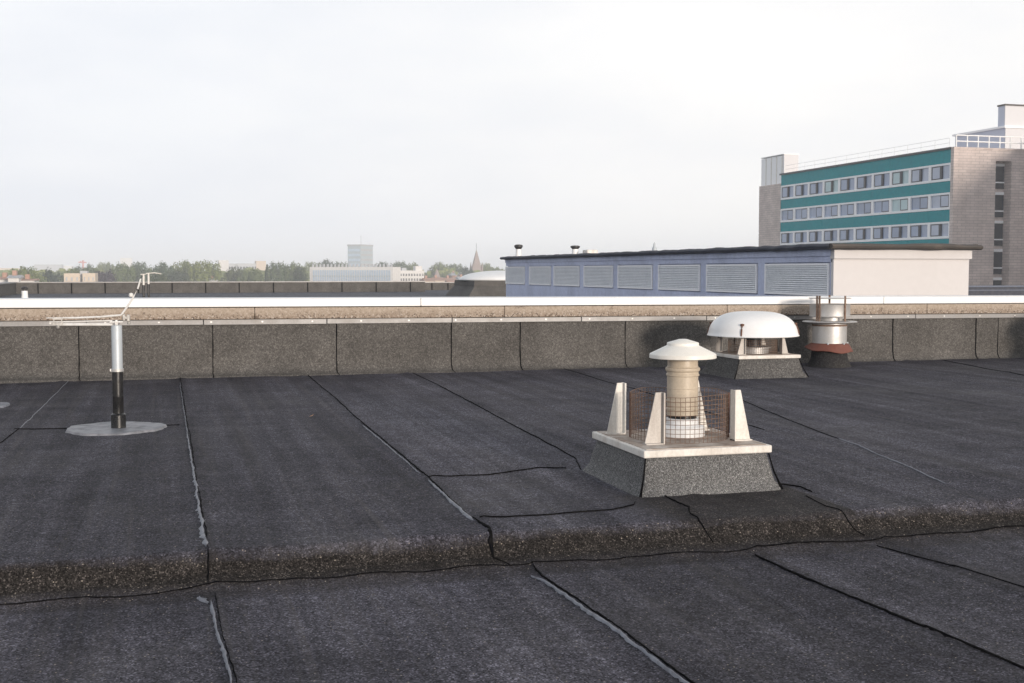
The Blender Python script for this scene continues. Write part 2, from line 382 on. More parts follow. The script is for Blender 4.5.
# foot of the step
foot = [(x, 4.185+edge_y(x)) for x in np.arange(-3, 2.5, .2)]
ribbon('step_seam', foot, .0026, .002, T, 21, wob=.03, rag=1.3)
foot = [(x, 4.185+edge_y(x)) for x in np.arange(2.2, 8, .2)]
ribbon('step_seam', foot, .0034, .003, T, 22, wob=.03, rag=1.4)
# lower deck laps
ribbon('bitumen_bead', [(.095, 4.10), (.10, 4.06), (.12, 4.0)], .030, .004, D, 30, rag=.3)
ribbon('bitumen_bead', [(.085, 4.085), (.115, 4.05)], .045, .004, D, 39, rag=.3)
ribbon('bitumen_bead', [(.125, 4.03), (.135, 3.6), (.15, 3.2), (.16, 2.5)], .0085, .005, D, 31, rag=1.0)
ribbon('lap_seam', [(.14, 4.12), (.148, 3.6), (.165, 3.2), (.175, 2.5)], .004, .003, T, 32)
ribbon('lap_seam', [(1.295, 4.19), (1.285, 4.02), (1.32, 3.3), (1.35, 2.4)], .006, .004, T, 33)
ribbon('bitumen_bead', [(1.245, 4.04), (1.27, 3.95), (1.30, 3.4), (1.33, 2.4)], lambda t: .012-.006*t, .005, D, 34, rag=.8)
ribbon('lap_seam', [(2.17, 4.11), (2.20, 3.5), (2.28, 2.4)], .0085, .005, T, 35)
ribbon('lap_seam', [(2.72, 4.12), (2.80, 3.7), (2.88, 3.1)], .0035, .003, T, 36)
ribbon('lap_seam', [(3.46, 4.15), (3.42, 4.0)], .005, .003, T, 37)
ribbon('lap_seam', [(-.88, 4.15), (-.86, 2.5)], .005, .003, T, 38)

# ------------------------------------------------------------------ parapet wall
wall = thing('parapet_wall', 'long low parapet wall with bitumen upstand and white metal coping crossing the roof', 'wall', (0, 11.5, 0)); wall.rotation_euler = (0, .0035, 0); wall.location.z = .0105
WX0, WX1 = -9, 15
seam_x = [spot(p, 11.5) for p in (-220, -60, 78, 212, 336, 451, 520, 625, 735, 893, 976, 998, 1090, 1180)]
def wall_pt(x, t):     # t along the profile 0..1 : foot fillet then upright
    prof = [(-.125, -.035), (-.10, .000), (-.055, .012), (-.025, .035), (-.008, .07), (0, .12), (.0, .30), (.0, .485)]
    k = t*(len(prof)-1); i = min(int(k), len(prof)-2); f = k-i
    y = prof[i][0]*(1-f)+prof[i+1][0]*f; z = prof[i][1]*(1-f)+prof[i+1][1]*f
    y += .007*mn.noise(Vector((x*1.8, z*3, 2))) + .004*mn.noise(Vector((x*7, z*6, 4)))
    if t < .3: y += .02*mn.noise(Vector((x*1.2, 0, 8)))
    for s in seam_x:
        d = x-s
        if 0 <= d < .12: y -= .006*(1-d/.12)
    return (x, y, z+.003)
xw = list(np.arange(WX0, WX1, .03)); nt = 19
V = [wall_pt(x, t/(nt-1)) for t in range(nt) for x in xw]; nw = len(xw)
Fc = [(j*nw+i, j*nw+i+1, (j+1)*nw+i+1, (j+1)*nw+i) for j in range(nt-1) for i in range(nw-1)]
link_mesh('bitumen_upstand', mesh('bitumen_upstand', V, Fc, M['upstand'], True), wall)
for k, s in enumerate(seam_x):
    V = []; Fc = []
    for i in range(30):
        t = i/29; x0 = s+.006*mn.noise(Vector((t*4, k, 0))) + (.035*(max(0, .25-t)/.25)**2 if k % 3 else -.01*(max(0, .2-t)))
        w = .0045*(1+.5*mn.noise(Vector((t*9, k, 3))))
        a = wall_pt(x0-w, t); b = wall_pt(x0+w, t)
        V += [(a[0], a[1]-.004, a[2]+.002), (b[0], b[1]-.005, b[2]+.002)]
    Fc = [(2*i, 2*i+1, 2*i+3, 2*i+2) for i in range(29)]
    link_mesh('lap_seam', mesh('lap_seam', V, Fc, M['tar'], True), wall)
B().box(WX0, WX1, .04, .42, .0, .53).build('core', M['concrete'], wall)
# aluminium clamping bar, in lengths
b = B(); x = WX0; rnd = random.Random(3)
while x < WX1:
    L = rnd.uniform(1.0, 1.5); b.box(x, min(x+L, WX1)-.006, -.02, .036, .483+rnd.uniform(-.001, .001), .531+rnd.uniform(-.002, .001)); x += L
b.build('clamping_bar', M['alu'], wall, bevel=.003)
b = B()
x = WX0
while x < WX1:
    b.box(x-.008, x+.008, -.024, -.0205, .502, .516); x += .47
b.build('fixing_clips', M['galv'], wall)
b = B(); x = WX0; rnd = random.Random(4)
while x < WX1:
    L = 2.45; b.box(x, min(x+L, WX1)-.004, -.045, .44, .535, .643); x += L
b.build('concrete_band', M['concrete'], wall, bevel=.006)
B().box(WX0, WX1, -.03, .40, .643, .650).build('shadow_gap', M['tar'], wall)
b = B()
for x0, x1 in ((WX0, spot(420, 11.48)-.002), (spot(420, 11.48)+.002, spot(882, 11.48)-.002), (spot(882, 11.48)+.002, WX1)):
    b.box(x0, x1, -.05, .45, .650, .729)
b.build('metal_coping', M['white'], wall, bevel=.006)

# ------------------------------------------------------------------ curb builder (mesh in local coordinates)
def curb(root, hw, hd, tw, td, h, slabt, mat, over=.012, seed=0):
    rnd = random.Random(seed); n = 12
    ring = []
    for lvl in range(9):
        t = lvl/8; f = t if t > .12 else t
        flare = .028*max(0, 1-t*5)
        w = hw+(tw-hw)*t+flare; d = hd+(td-hd)*t+flare; z = .004+(h-.004)*t - (.010 if lvl == 0 else 0)
        pts = []
        for sx0, sy0, sx1, sy1 in ((-1, -1, 1, -1), (1, -1, 1, 1), (1, 1, -1, 1), (-1, 1, -1, -1)):
            for i in range(n):
                u = i/n; x = (sx0+(sx1-sx0)*u)*w; y = (sy0+(sy1-sy0)*u)*d
                cr = min(u, 1-u)*2*min(w, d)
                if cr < .03 and i == 0: x *= .975; y *= .975
                j = mn.noise(Vector((x*9, y*9, z*9+seed)))*.006
                pts.append((x*(1+j/w), y*(1+j/d), z))
        ring.append(pts)
    m = len(ring[0]); V = [p for r in ring for p in r]
    Fc = [(k*m+i, k*m+(i+1) % m, (k+1)*m+(i+1) % m, (k+1)*m+i) for k in range(8) for i in range(m)]
    o = B().add(V, Fc, True).build('curb', mat, root)
    s = B().box(-tw-over, tw+over, -td-over, td+over, h, h+slabt).build('slab', M['white_old'], root, bevel=.005)
    B().box(-tw-over+.02, tw+over-.02, -td-over+.02, td+over-.02, h+slabt, h+slabt+.003).build('slab_top', M['slabtop'], s)
    # tar fillets at the corners
    for a, c in ((-1, -1), (1, -1)):
        B().tube([(a*(hw+.012), c*(hd+.012), 0), (a*(hw+tw)/2, c*(hd+td)/2, h/2), (a*tw, c*td, h-.004)], [.007, .004, .003], 6).build('corner_seam', M['tar'], root)
    return o
def bracket(root, x, y, z, h, w, side, mat, d=.05):
    """tapered angle bracket; the slanting edge points to 'side' (-1 or +1)"""
    t = .006; s = side
    V = []
    for yy in (y-t/2, y+t/2):
        V += [(x, yy, z), (x+s*w, yy, z), (x+s*w*.38, yy, z+h), (x, yy, z+h)]
    b = B().add(V, [(0,1,2,3), (7,6,5,4), (0,4,5,1), (1,5,6,2), (2,6,7,3), (3,7,4,0)])
    b.box(min(x, x-s*t), max(x, x-s*t), y-d/2, y+d/2, z, z+h)
    b.box(min(x-s*t, x+s*w), max(x-s*t, x+s*w), y-d/2+.001, y+d/2-.001, z, z+.005)
    V = []
    for yy in (y-.001+d/2-.005, y+d/2-.001):
        V += [(x, yy, z), (x+s*w*.6, yy, z), (x+s*w*.3, yy, z+h*.98), (x, yy, z+h*.98)]
    b.add(V, [(0,1,2,3), (7,6,5,4), (0,4,5,1), (1,5,6,2), (2,6,7,3), (3,7,4,0)])
    return b.build('bracket', mat, root)
def wire_cage(root, r, z0, z1, pitch, wr, mat, seed=0, n=72):
    b = B(); nv = int(2*math.pi*r/pitch)
    wob = lambda a: 1+.008*math.sin(2*a+seed)+.006*math.sin(5*a)
    for i in range(nv):
        a = 2*math.pi*i/nv; rr = r*wob(a); top = z1+.004*math.sin(4*a)
        b.tube([(rr*math.cos(a), rr*math.sin(a), z0), (rr*1.0*math.cos(a+.004), rr*math.sin(a+.004), (z0+z1)/2), (rr*math.cos(a), rr*math.sin(a), top)], wr, 4)
    k = int(round((z1-z0)/pitch))
    for j in range(k+1):
        z = z0+(z1-z0)*j/k; pts = []
        for i in range(n+1):
            a = 2*math.pi*i/n; rr = r*wob(a)+wr*1.5; pts.append((rr*math.cos(a), rr*math.sin(a), z+.004*math.sin(4*a)*j/k))
        b.tube(pts, wr, 4)
    return b.build('wire_cage', mat, root)

# ------------------------------------------------------------------ near ventilator
nv = thing('roof_ventilator', 'cream hat-capped vent pipe inside a rusty wire cage on a square bitumen curb', 'ventilator', (2.345, 5.215, 0))
curb(nv, .337, .365, .305, .325, .165, .034, M['curb'], seed=1)
Z = .202
for s, x, y in ((-1, -.160, -.17), (-1, -.205, .20), (1, .208, -.165), (1, .17, .215)):
    bracket(nv, x, y, Z, .25 if y > 0 else .238, .085, s, M['grey_bracket'] if (s < 0 and y < 0) else M['white_old'])
cg = wire_cage(nv, .232, Z, Z+.215, .0225, .0013, M['rust'], 1)
cg.location = (.015, .03, 0)
for a in (2.9, 5.9):
    B().box(-.003, .003, -.004, .004, Z, Z+.215).build('cage_strap', M['rust_dark'], nv, loc=(.015+.236*math.cos(a), .03+.236*math.sin(a), 0))
VX, VY = .052, .072
B().lathe([(.076, Z+.10), (.076, Z+.125), (.079, Z+.127), (.079, Z+.133), (.075, Z+.135), (.075, Z+.165), (.078, Z+.167), (.078, Z+.172), (.075, Z+.174), (.075, .43), (.0765, .432), (.075, .434),
           (.075, .490), (.080, .493), (.080, .500), (.076, .503), (.076, .512), (.082, .517), (.084, .524), (.082, .531), (.076, .535), (.073, .543), (.073, .582)], VX, VY).build('vent_pipe', M['cream'], nv)
B().lathe([(.068, Z+.085), (.068, Z+.101)], VX, VY).build('pipe_gasket', M['black'], nv)
B().lathe([(.108, Z), (.108, Z+.040), (.104, Z+.046), (.083, Z+.052), (.078, Z+.056), (.078, Z+.083), (.070, Z+.085)], VX, VY).build('pipe_flange', M['white'], nv)
B().lathe([(.09, .5785), (.160, .578), (.1615, .580), (.1605, .596), (.157, .600), (.081, .637), (.0775, .639), (.077, .650), (.074, .653), (.02, .669), (.002, .670)], VX, VY, 56).build('hat_cap', M['hat'], nv)

# ------------------------------------------------------------------ mushroom dome fan
df = thing('dome_fan', 'white mushroom dome extractor fan on a bitumen curb by the parapet wall', 'roof fan', (5.40, 10.30, 0))
curb(df, .37, .37, .31, .33, .178, .032, M['curb_dusty'], seed=2)
Z = .213
for s, x, y in ((-1, -.20, -.21), (-1, -.23, .22), (1, .19, -.21), (1, .2, .22)):
    bracket(df, x, y, Z, .165, .07, s, M['grey_bracket'])
wire_cage(df, .23, Z, Z+.13, .02, .0013, M['rust'], 2)
B().lathe([(.15, Z), (.15, Z+.05), (.18, Z+.055), (.18, Z+.062), (.14, Z+.062)]).build('fan_inlet', M['galv'], df)
B().lathe([(.075, Z+.063), (.075, .40)], n=24).build('fan_motor', M['blackpaint'], df)
prof = [(.418, .378), (.436, .374), (.439, .380), (.431, .390)]
for k in range(1, 15):
    a = k/14*math.pi/2; prof.append((.425*math.cos(a)**.62 if k < 14 else .001, .39+.218*math.sin(a)))
prof = [(.39, .384)]+prof
dm = B().lathe(prof, .03, .06, 64, cap=True).build('dome', M['white'], df)
def on_dome(a, z):
    s = (z-.39)/.218; k = math.asin(min(1, max(0, s))); r = .425*math.cos(k)**.62
    return (.03+(r+.004)*math.cos(a), .06+(r+.004)*math.sin(a), z)
for a in (R(-132), R(-33), R(60), R(150)):
    pts = [on_dome(a, z) for z in (.386, .40, .42, .45, .475, .49)]
    B().tube(pts, .008, 6).build('rusty_bolt_strap', M['rust_dark'], dm)
    p = on_dome(a, .492); b = B(); b.lathe([(.002, -.012), (.016, -.009), (.020, 0), (.016, .009), (.002, .012)], n=12); b.build('bolt_head', M['rust_dark'], dm, loc=p)

# its twin stands just outside the frame on the right; only its shade reaches the wall in view
tw_ = dup(df, (9.9, 10.35, 0), 0, (1, 1, 1), 'second white mushroom dome fan on a curb, past the right end of the picture')
# ------------------------------------------------------------------ steel chimney vent
cv = thing('flue_vent', 'galvanised steel flue with rusty red collar and open ring top beside the dome fan', 'flue', (6.65, 11.0, 0))
B().lathe([(.23, 0), (.215, .02), (.19, .08), (.175, .20)], n=32).build('bitumen_base', M['base_dark'], cv)
b = B(); n = 24; pr = [(.242, .180), (.247, .175), (.249, .182), (.20, .235), (.178, .245)]
V = []
for r, z in pr:
    for i in range(n):
        a = 2*math.pi*i/n; k = (.022*math.sin(a*1-.4)+.008*math.sin(5*a)) if r > .21 else 0
        V.append(((r+k*.3)*math.cos(a), (r+k*.3)*math.sin(a), z+k))
b.add(V, [(k*n+i, k*n+(i+1) % n, (k+1)*n+(i+1) % n, (k+1)*n+i) for k in range(len(pr)-1) for i in range(n)], True)
b.build('red_collar', M['redlead'], cv)
B().lathe([(.176, .20), (.176, .425), (.170, .428), (.170, .45)]).build('flue_pipe', M['galv'], cv)
B().lathe([(.171, .420), (.178, .424), (.178, .438), (.171, .441)]).build('rust_band', M['rust'], cv)
B().lathe([(.17, .452), (.276, .463), (.280, .468), (.275, .473), (.16, .480)], n=56).build('weather_disc', M['galv'], cv)
B().lathe([(.13, .48), (.13, .54)], n=32).build('inner_pipe', M['galv'], cv)
B().lathe([(.195, .522), (.208, .520), (.210, .528), (.206, .53), (.206, .645), (.209, .650), (.203, .652), (.19, .64)], n=48).build('outer_sleeve', M['galv'], cv)
B().lathe([(.05, .708), (.215, .708), (.218, .712), (.215, .716), (.05, .716)], n=48).build('ring_cover', M['galv'], cv)
for a in (R(-158), R(-150), R(-76), R(60)):
    b = B(); b.box(-.010, .010, -.004, .004, .47, .74); o = b.build('cover_post', M['rust'] if a != R(-155) else M['galv'], cv, loc=(.214*math.cos(a), .214*math.sin(a), 0)); o.rotation_euler = (0, 0, a+math.pi/2)
for a in (R(-125), R(-70), R(-20)):
    o = B().lathe([(.002, -.01), (.010, -.008), (.010, .008), (.002, .01)], n=8).build('bolt', M['galv_pale'], cv, loc=(.187*math.cos(a), .187*math.sin(a), .245))

# ------------------------------------------------------------------ near pole with lightning rods
px_, py_ = -.302, 7.87
FXO = -.02
pole = thing('vent_pole', 'slim pole with galvanised top and black lower sleeve standing on a round flange', 'pole', (px_, py_, 0))
b = B(); n = 64; V = [(0, 0, .010)]
for i in range(n):
    a = 2*math.pi*i/n; r = .30*(1+.03*math.sin(3*a+1)+.02*math.sin(8*a)+.015*math.sin(17*a))
    V.append((r*math.cos(a)*.98-.02, r*math.sin(a)*1.0, .012+.002*math.sin(5*a)))
for i in range(n):
    a = 2*math.pi*i/n; V.append((V[1+i][0]*1.03, V[1+i][1]*1.03, -.006))
Fc = [(0, 1+i, 1+(i+1) % n) for i in range(n)]+[(1+i, 1+n+i, 1+n+(i+1) % n, 1+(i+1) % n) for i in range(n)]
b.add(V, Fc, True); b.build('base_flange', M['disc'], pole)
B().lathe([(.046, .008), (.044, .09), (.046, .093), (.038, .10), (.034, .102)], n=24).build('sleeve_collar', M['black'], pole)
B().lathe([(.033, .10), (.0335, .20), (.0345, .202), (.0345, .212), (.033, .214), (.033, .30), (.0345, .302), (.0345, .306), (.033, .308), (.033, .375)], n=24).build('black_sleeve', M['black'], pole)
B().lathe([(.038, .365), (.038, .383)], n=24).build('hose_clamp', M['galv'], pole)
B().box(-.045, -.034, -.005, .005, .366, .382).build('clamp_screw', M['galv'], pole)
B().lathe([(.0325, .378), (.0325, .652), (.031, .656), (.002, .658)], n=28).build('steel_tube', M['galv_pale'], pole)
B().lathe([(.016, .656), (.018, .66), (.018, .675), (.012, .678), (.010, .69)], n=6).build('top_bolt', M['galv'], pole)

lr = thing('lightning_rod', 'bent pale lightning conductor rods clamped on top of the slim pole', 'lightning rod', (px_, py_, .69))
def q(px, py): return (spot(px, py_)-px_, 0, hgt(py, px, py_)-.69)
rp = [q(46, 318), q(75, 317.8), q(100, 316.8), q(121, 315)]
B().tube(rp, [.003, .006, .006, .006]).build('horizontal_rod', M['rod'], lr)
B().tube([q(121, 315), q(127, 307), q(133, 298), q(138, 289), q(141, 279), q(143, 276)], [.006, .0062, .006, .0055, .005, .0045]).build('upright_rod', M['rod'], lr)
B().tube([q(56, 324.5), q(85, 324.5), q(112, 324.5)], .009).build('lower_rod', M['rod'], lr)
B().tube([q(49, 322), q(112, 320.5)], .004).build('tie_rod', M['rod'], lr)
b = B(); x, _, z = q(57.5, 321); b.box(x-.026, x-.020, -.010, .010, z-.022, z+.022); b.box(x+.020, x+.026, -.010, .010, z-.022, z+.022); b.box(x-.03, x+.03, -.012, .012, z-.022, z-.014); b.box(x-.03, x+.03, -.012, .012, z+.010, z+.018)
b.lathe([(.009, z-.045), (.011, z-.04), (.011, z-.024)], x, -.004, 8); b.build('rod_clamp', M['clamp'], lr)
b = B(); x, _, z = q(126, 318); b.box(x-.020, x-.006, -.018, .018, z-.016, z+.024); b.box(x+.004, x+.022, -.018, .018, z-.022, z+.022); b.box(x-.024, x+.024, -.012, .012, z-.008, z+.012); b.lathe([(.008, z-.04), (.010, z-.038), (.010, z-.02)], x+.015, 0, 8)
b.build('rod_clamp', M['clamp'], lr, bevel=.003)
x, _, z = q(116, 321); B().box(x-.04, x+.04, -.02, .02, z-.009, z-.001).build('rod_saddle', M['rod'], lr, bevel=.002)
x, _, z = q(132.6, 295); B().lathe([(.004, z-.014), (.012, z-.010), (.015, z), (.012, z+.010), (.004, z+.014)], x-.008, 0, 10).build('rod_clip', M['rod'], lr)

# light scrap and leaf on the roof
b = B(); V = []; n = 14
for i in range(n):
    a = 2*math.pi*i/n; r = .09*(1+.3*mn.noise(Vector((math.cos(a)*2, math.sin(a)*2, 4)))); V.append((r*math.cos(a), 1.9*r*math.sin(a), .010))
V += [(x*1.05, y*1.05, -.004) for x, y, z in V]
b.add(V, [tuple(range(n))]+[(i, n+i, n+(i+1) % n, (i+1) % n) for i in range(n)])
o = b.build('bitumen_patch', M['bead'], None, loc=(-1.22, 9.5, 0)); tag(o, 'small pale patch on the roof at the far left edge', 'roof patch')
b = B(); b.add([(0, 0, .004), (.022, .008, .012), (.034, 0, .02), (.020, -.012, .010), (.01, .014, .007)], [(0, 3, 1), (3, 2, 1), (0, 1, 4)])
o = b.build('fallen_leaf', paint('dry_leaf', (.55, .27, .10), .7), None, loc=(spot(308, 8.15), 8.15, roof_z(spot(308, 8.15), 8.15)+.002)); tag(o, 'tiny orange leaf lying alone on the dark roof', 'leaf')

# ------------------------------------------------------------------ far roof
FZ = -.2
o = B().box(-40, 42, 11.93, 67.2, -19.9, FZ).build('far_roof', M['far_roof']); tag(o, kind='structure')
fp = thing('far_parapet', 'long dark bitumen parapet along the far edge of the next roof', 'wall', (0, 66.0, FZ))
ztop = hgt(282.6, 165, 66)-FZ
xr = spot(425, 66); xl = spot(17, 66)
B().box(xl, xr, 0, .5, 0, ztop).build('upstand', M['upstand'], fp)
B().box(xl-.5, xr, -.06, .56, ztop, ztop+.05).build('edge_trim', M['alu'], fp)
px0 = 5
while px0 < 425:
    if px0 > 17:
        x = spot(px0, 66); B().box(x-.028, x+.028, -.03, -.001, 0, ztop-.003).build('lap_seam', M['tar'], fp)
    px0 += 34.2 if px0 > 230 else 33.5
fs = thing('far_parapet', 'short parapet return at the left end of the far roof', 'wall', (xl, 66.0, FZ))
B().box(-.5, -.002, -30, 0, 0, ztop).build('upstand', M['upstand'], fs)
B().box(-.56, .05, -30, -.065, ztop+.001, ztop+.051).build('edge_trim', M['alu'], fs)
fr = thing('far_parapet', 'set-back stretch of dark parapet left of the white skylight', 'wall', (xr, 72, FZ))
zt2 = hgt(282.8, 440, 72)-FZ
B().box(-.5, 26, 0, .5, -.2, zt2).build('upstand', M['upstand'], fr)
B().box(-.5, 26, -.06, .56, zt2, zt2+.05).build('edge_trim', M['alu'], fr)
for px0 in (432, 448, 462):
    x = spot(px0, 72)-xr; B().box(x-.028, x+.028, -.03, -.001, 0, zt2-.003).build('lap_seam', M['tar'], fr)
o = B().box(xr+.01, 42, 67.21, 78, -19.9, FZ-.012).build('far_roof', M['far_roof']); tag(o, kind='structure')

# skylight
sk = thing('skylight', 'low white domed skylight on a dark curb left of the blue-grey shed', 'skylight', (15.2, 54.3, FZ))
b = B(); b.box(-2.15, 2.3, -2.4, 2.2, 0, .18, .12, .12); b.box(-2.03, 2.18, -2.28, 2.08, .18, .5, .25, .25); b.box(-1.80, 1.95, -2.05, 1.85, .5, .74, .02, .02)
b.build('curb', M['upstand'], sk)
prof = [(2.0, .745), (2.02, .78)]+[(2.0*math.cos(k/12*math.pi/2)+.001, .78+.42*math.sin(k/12*math.pi/2)) for k in range(1, 13)]
B().lathe(prof, 0.05, -.1, 48).build('dome', M['white'], sk)

# white capped pipe, far left
wp = thing('vent_pipe', 'short white vent pipe with black cap on the far roof at left', 'vent pipe', (spot(25, 53), 53, FZ))
B().lathe([(.16, 0), (.13, .1), (.12, .36)], n=20).build('pipe', M['white'], wp)
B().lathe([(.09, .36), (.09, .42), (.14, .43), (.15, .47), (.10, .53), (.01, .55)], n=20).build('cap', M['blackpaint'], wp)

# two far poles
for px0, ty, my, lab in ((144, 274.5, 285, 'left of two thin far roof poles with pale top, seen beside the bent rod tip'), (149, 273.5, 284, 'right of two thin far roof poles, with a small crossbar on top')):
    Y = 53 if px0 == 144 else 55
    p = thing('slim_pole', lab, 'pole', (spot(px0, Y), Y, FZ), group='thin poles on the far roof')
    zt, zm = hgt(ty, px0, Y)-FZ, hgt(my, px0, Y)-FZ
    B().lathe([(.055, 0), (.055, zm)], n=12).build('black_sleeve', M['black'], p)
    B().lathe([(.045, zm), (.045, zt)], n=12).build('steel_tube', M['white_old'], p)
    if px0 == 149:
        B().tube([(-.1, 0, zt), (.25, 0, zt+.03), (.55, 0, zt-.02)], .022).build('crossbar', M['white_old'], p)
    else:
        B().tube([(-.12, 0, zt), (.12, 0, zt+.02)], .02).build('crossbar', M['white_old'], p)

# ------------------------------------------------------------------ plant shed
SX = 10.5
def yb(px): return SX/math.tan(bearing(px))
Y0, Y1 = yb(833), yb(506); SX1 = spot(968, Y0)
sh = thing('plant_shed', 'low blue-grey plant room with louvred side and cream end wall', 'plant room', (SX, Y0, FZ))
W = SX1-SX; L = Y1-Y0; H = hgt(249.5, 833, Y0)-FZ
lv = [(506, 525), (529.5, 551), (554, 579.5), (584, 613), (618, 652.5), (658.5, 700), (706.5, 757), (765, 829)]
lvy = [(yb(b_)-Y0, yb(a_)-Y0) for a_, b_ in lv]
zl0, zl1 = hgt(296, 828, yb(828))-FZ, hgt(263.2, 828, yb(828))-FZ
B().box(0.06, W, .08, L, 0, H).build('wall', M['bluegrey'], sh)
b = B()                                                             # side cladding with openings for the louvres
b.box(0, .059, .05, L, 0, zl0-.02); b.box(0, .059, .05, L, zl1+.02, H)
cur = L
for a_, c_ in lvy:
    b.box(0.001, .059, c_+.02, cur, zl0-.02, zl1+.02) if cur-c_-.02 > .01 else None
    cur = a_-.02
b.box(0.001, .059, .05, cur, zl0-.02, zl1+.02)
b.build('side_cladding', M['bluegrey'], sh)
B().box(-.03, 0, .05, L, zl1+.12, H+.001).build('fascia_board', M['bluegrey'], sh)
B().box(0, W, 0, .078, 0, H-.15).build('end_wall', M['render'], sh)
B().box(-.02, W+.02, -.05, .078, H-.15, H+.004).build('end_band', M['render'], sh)
for a_, c_ in lvy:
    f = B(); t = .035
    f.box(-.02, .03, a_, a_+t, zl0, zl1); f.box(-.02, .03, c_-t, c_, zl0, zl1); f.box(-.02, .03, a_+t, c_-t, zl0, zl0+t); f.box(-.02, .03, a_+t, c_-t, zl1-t, zl1)
    fo = f.build('louvre', M['frame'], sh)
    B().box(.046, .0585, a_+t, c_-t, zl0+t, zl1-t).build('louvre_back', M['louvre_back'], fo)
    s = B(); ns = 13
    for k in range(ns):
        z = zl0+t+(zl1-zl0-2*t)*(k+.15)/ns; dz = (zl1-zl0-2*t)/ns
        s.add([(-.014, a_+t, z), (-.014, c_-t, z), (.03, c_-t, z+dz*.62), (.03, a_+t, z+dz*.62), (-.014, a_+t, z+.012), (-.014, c_-t, z+.012), (.03, c_-t, z+dz*.62+.012), (.03, a_+t, z+dz*.62+.012)],
              [(0,1,2,3), (7,6,5,4), (0,4,5,1), (2,6,7,3), (1,5,6,2), (3,7,4,0)])
    s.build('slats', M['louvre'], fo)
# rolled membrane edge of the roof
def roll(y_or_x, axis, a0, a1, name, mat, seed):
    V = []; Fc = []; m = int((a1-a0)/.12)+2; n = 10
    for i in range(m):
        a = a0+(a1-a0)*i/(m-1); h = .012*mn.noise(Vector((a*.9, seed, 0)))+.014*mn.noise(Vector((a*3.1, seed, 2))); r = 1+.25*mn.noise(Vector((a*1.4, seed, 5)))
        for k in range(n):
            t = 2*math.pi*k/n; u = .10*math.cos(t)*r; z = H+.05+h+.05*math.sin(t)*r
            V.append((y_or_x+u*.8, a, z) if axis == 'y' else (a, y_or_x+u, z))
    for i in range(m-1):
        for k in range(n): Fc.append((i*n+k, i*n+(k+1) % n, (i+1)*n+(k+1) % n, (i+1)*n+k))
    Fc.append(tuple(range(n))); Fc.append(tuple((m-1)*n+k for k in range(n)))
    return B().add(V, Fc, True).build(name, mat, sh)
roll(-.10, 'y', -.12, L+.15, 'roof_edge', M['navy'], 1)
roll(-.12, 'x', -.15, W+.12, 'roof_edge', M['roofroll'], 2)
roll(W+.04, 'y', -.12, L, 'roof_edge', M['roofroll'], 3)
B().box(-.1, W+.1, -.1, L, H+.006, H+.07).build('roof', M['far_roof'], sh)
for px0, top, cap, lab in ((518.5, 244.5, .22, 'black-capped white vent at the far left end of the shed roof'), (575, 245.5, .20, 'black-capped vent further right along the shed roof')):
    X = SX+.7; Y = X/math.tan(bearing(px0))
    if px0 < 520: Y = Y1-.45; X = spot(px0, Y)
    z0 = FZ+H+.09; zt = hgt(top, px0, Y)
    p = thing('capped_vent', lab, 'roof vent', (X, Y, z0), group='capped vents on the shed roof'); h = zt-z0
    B().lathe([(.10, 0), (.085, h*.5), (.085, h*.62)], n=20).build('pipe', M['white'], p)
    B().lathe([(.08, h*.62), (.10, h*.68), (.135, h*.8), (.135, h*.92), (.10, h*.97), (.02, h)], n=24).build('cap', M['blackpaint'], p)
X = SX+1.0; Y = X/math.tan(bearing(590))
b = B(); b.box(-.17, .17, -.2, .2, 0, hgt(249.8, 590, Y)-FZ-H-.09); tag(b.build('vent_box', M['white_old'], None, loc=(X, Y, FZ+H+.09), bevel=.04), 'low flat pale box on the shed roof right of the black-capped vents', 'vent box')
X = SX+1.0; Y = X/math.tan(bearing(654)); h = hgt(242, 654, Y)-FZ-H-.09
b = B(); b.lathe([(.06, 0), (.055, h*.45), (.03, h*.6), (.025, h*.8), (.005, h)], n=16); tag(b.build('vent_cone', M['galv_pale'], None, loc=(X, Y, FZ+H+.09)), 'small pale pointed vent on the middle of the shed roof', 'vent')

# dark low parapet beyond the shed on the right
dp = thing('low_block', 'low dark navy roof block with pale edge strip right of the cream shed wall', 'roof block', (spot(960, 45), 45, FZ))
z1 = hgt(287, 1000, 45)-FZ
B().box(-2, 10, 0, 1.5, 0, z1).build('body', M['navy'], dp)
B().box(-2.05, 10.05, -.05, 1.55, z1, z1+.05).build('edge_trim', M['lead'], dp)
B().box(-2.02, 10.02, -.03, -.001, z1-.16, z1-.12).build('drip_line', M['lead'], dp)

# ------------------------------------------------------------------ teal-panelled building
BX, BY = spot(951.5, 117), 117.0
ZT = hgt(149.5, 951.5, BY)
bt = thing('office_building', 'brick office block with teal panels between three rows of white-framed windows', 'building', (BX, BY, 0))
G = -20
def bY(px): return BX/math.tan(bearing(px))-BY
YE, YF = bY(779.5), bY(758.5)
slx0, slx1 = spot(992.5, BY)-BX, spot(1008, BY)-BX
zs = hgt(162, 1000, BY)
b = B()
b.box(0.3, slx0, 0, 1.3, G, ZT); b.box(slx0, slx1, .003, 1.3, zs, ZT); b.box(slx1, 24, 0, 1.3, G, ZT)
b.box(slx0-.3, slx1+.3, 1.32, 1.4, G, ZT-.01)
b.build('front_wall', M['brick'], bt)
B().box(.31, 24, 1.41, YF-.02, G, ZT-.02).build('core', M['brick'], bt)
B().box(-.12, .296, 0, .55, G, ZT).build('corner_pier', M['brick'], bt)
B().box(-.12, .3, YE, YF, G, ZT-1.2).build('end_wall', M['brick'], bt)
B().box(-.2, .305, .55, YE+.2, ZT, ZT+.22).build('roof_edge', M['dark'], bt)
B().box(-.15, 24, -.08, .5, ZT+.001, ZT+.18).build('roof_edge', M['brick'], bt)
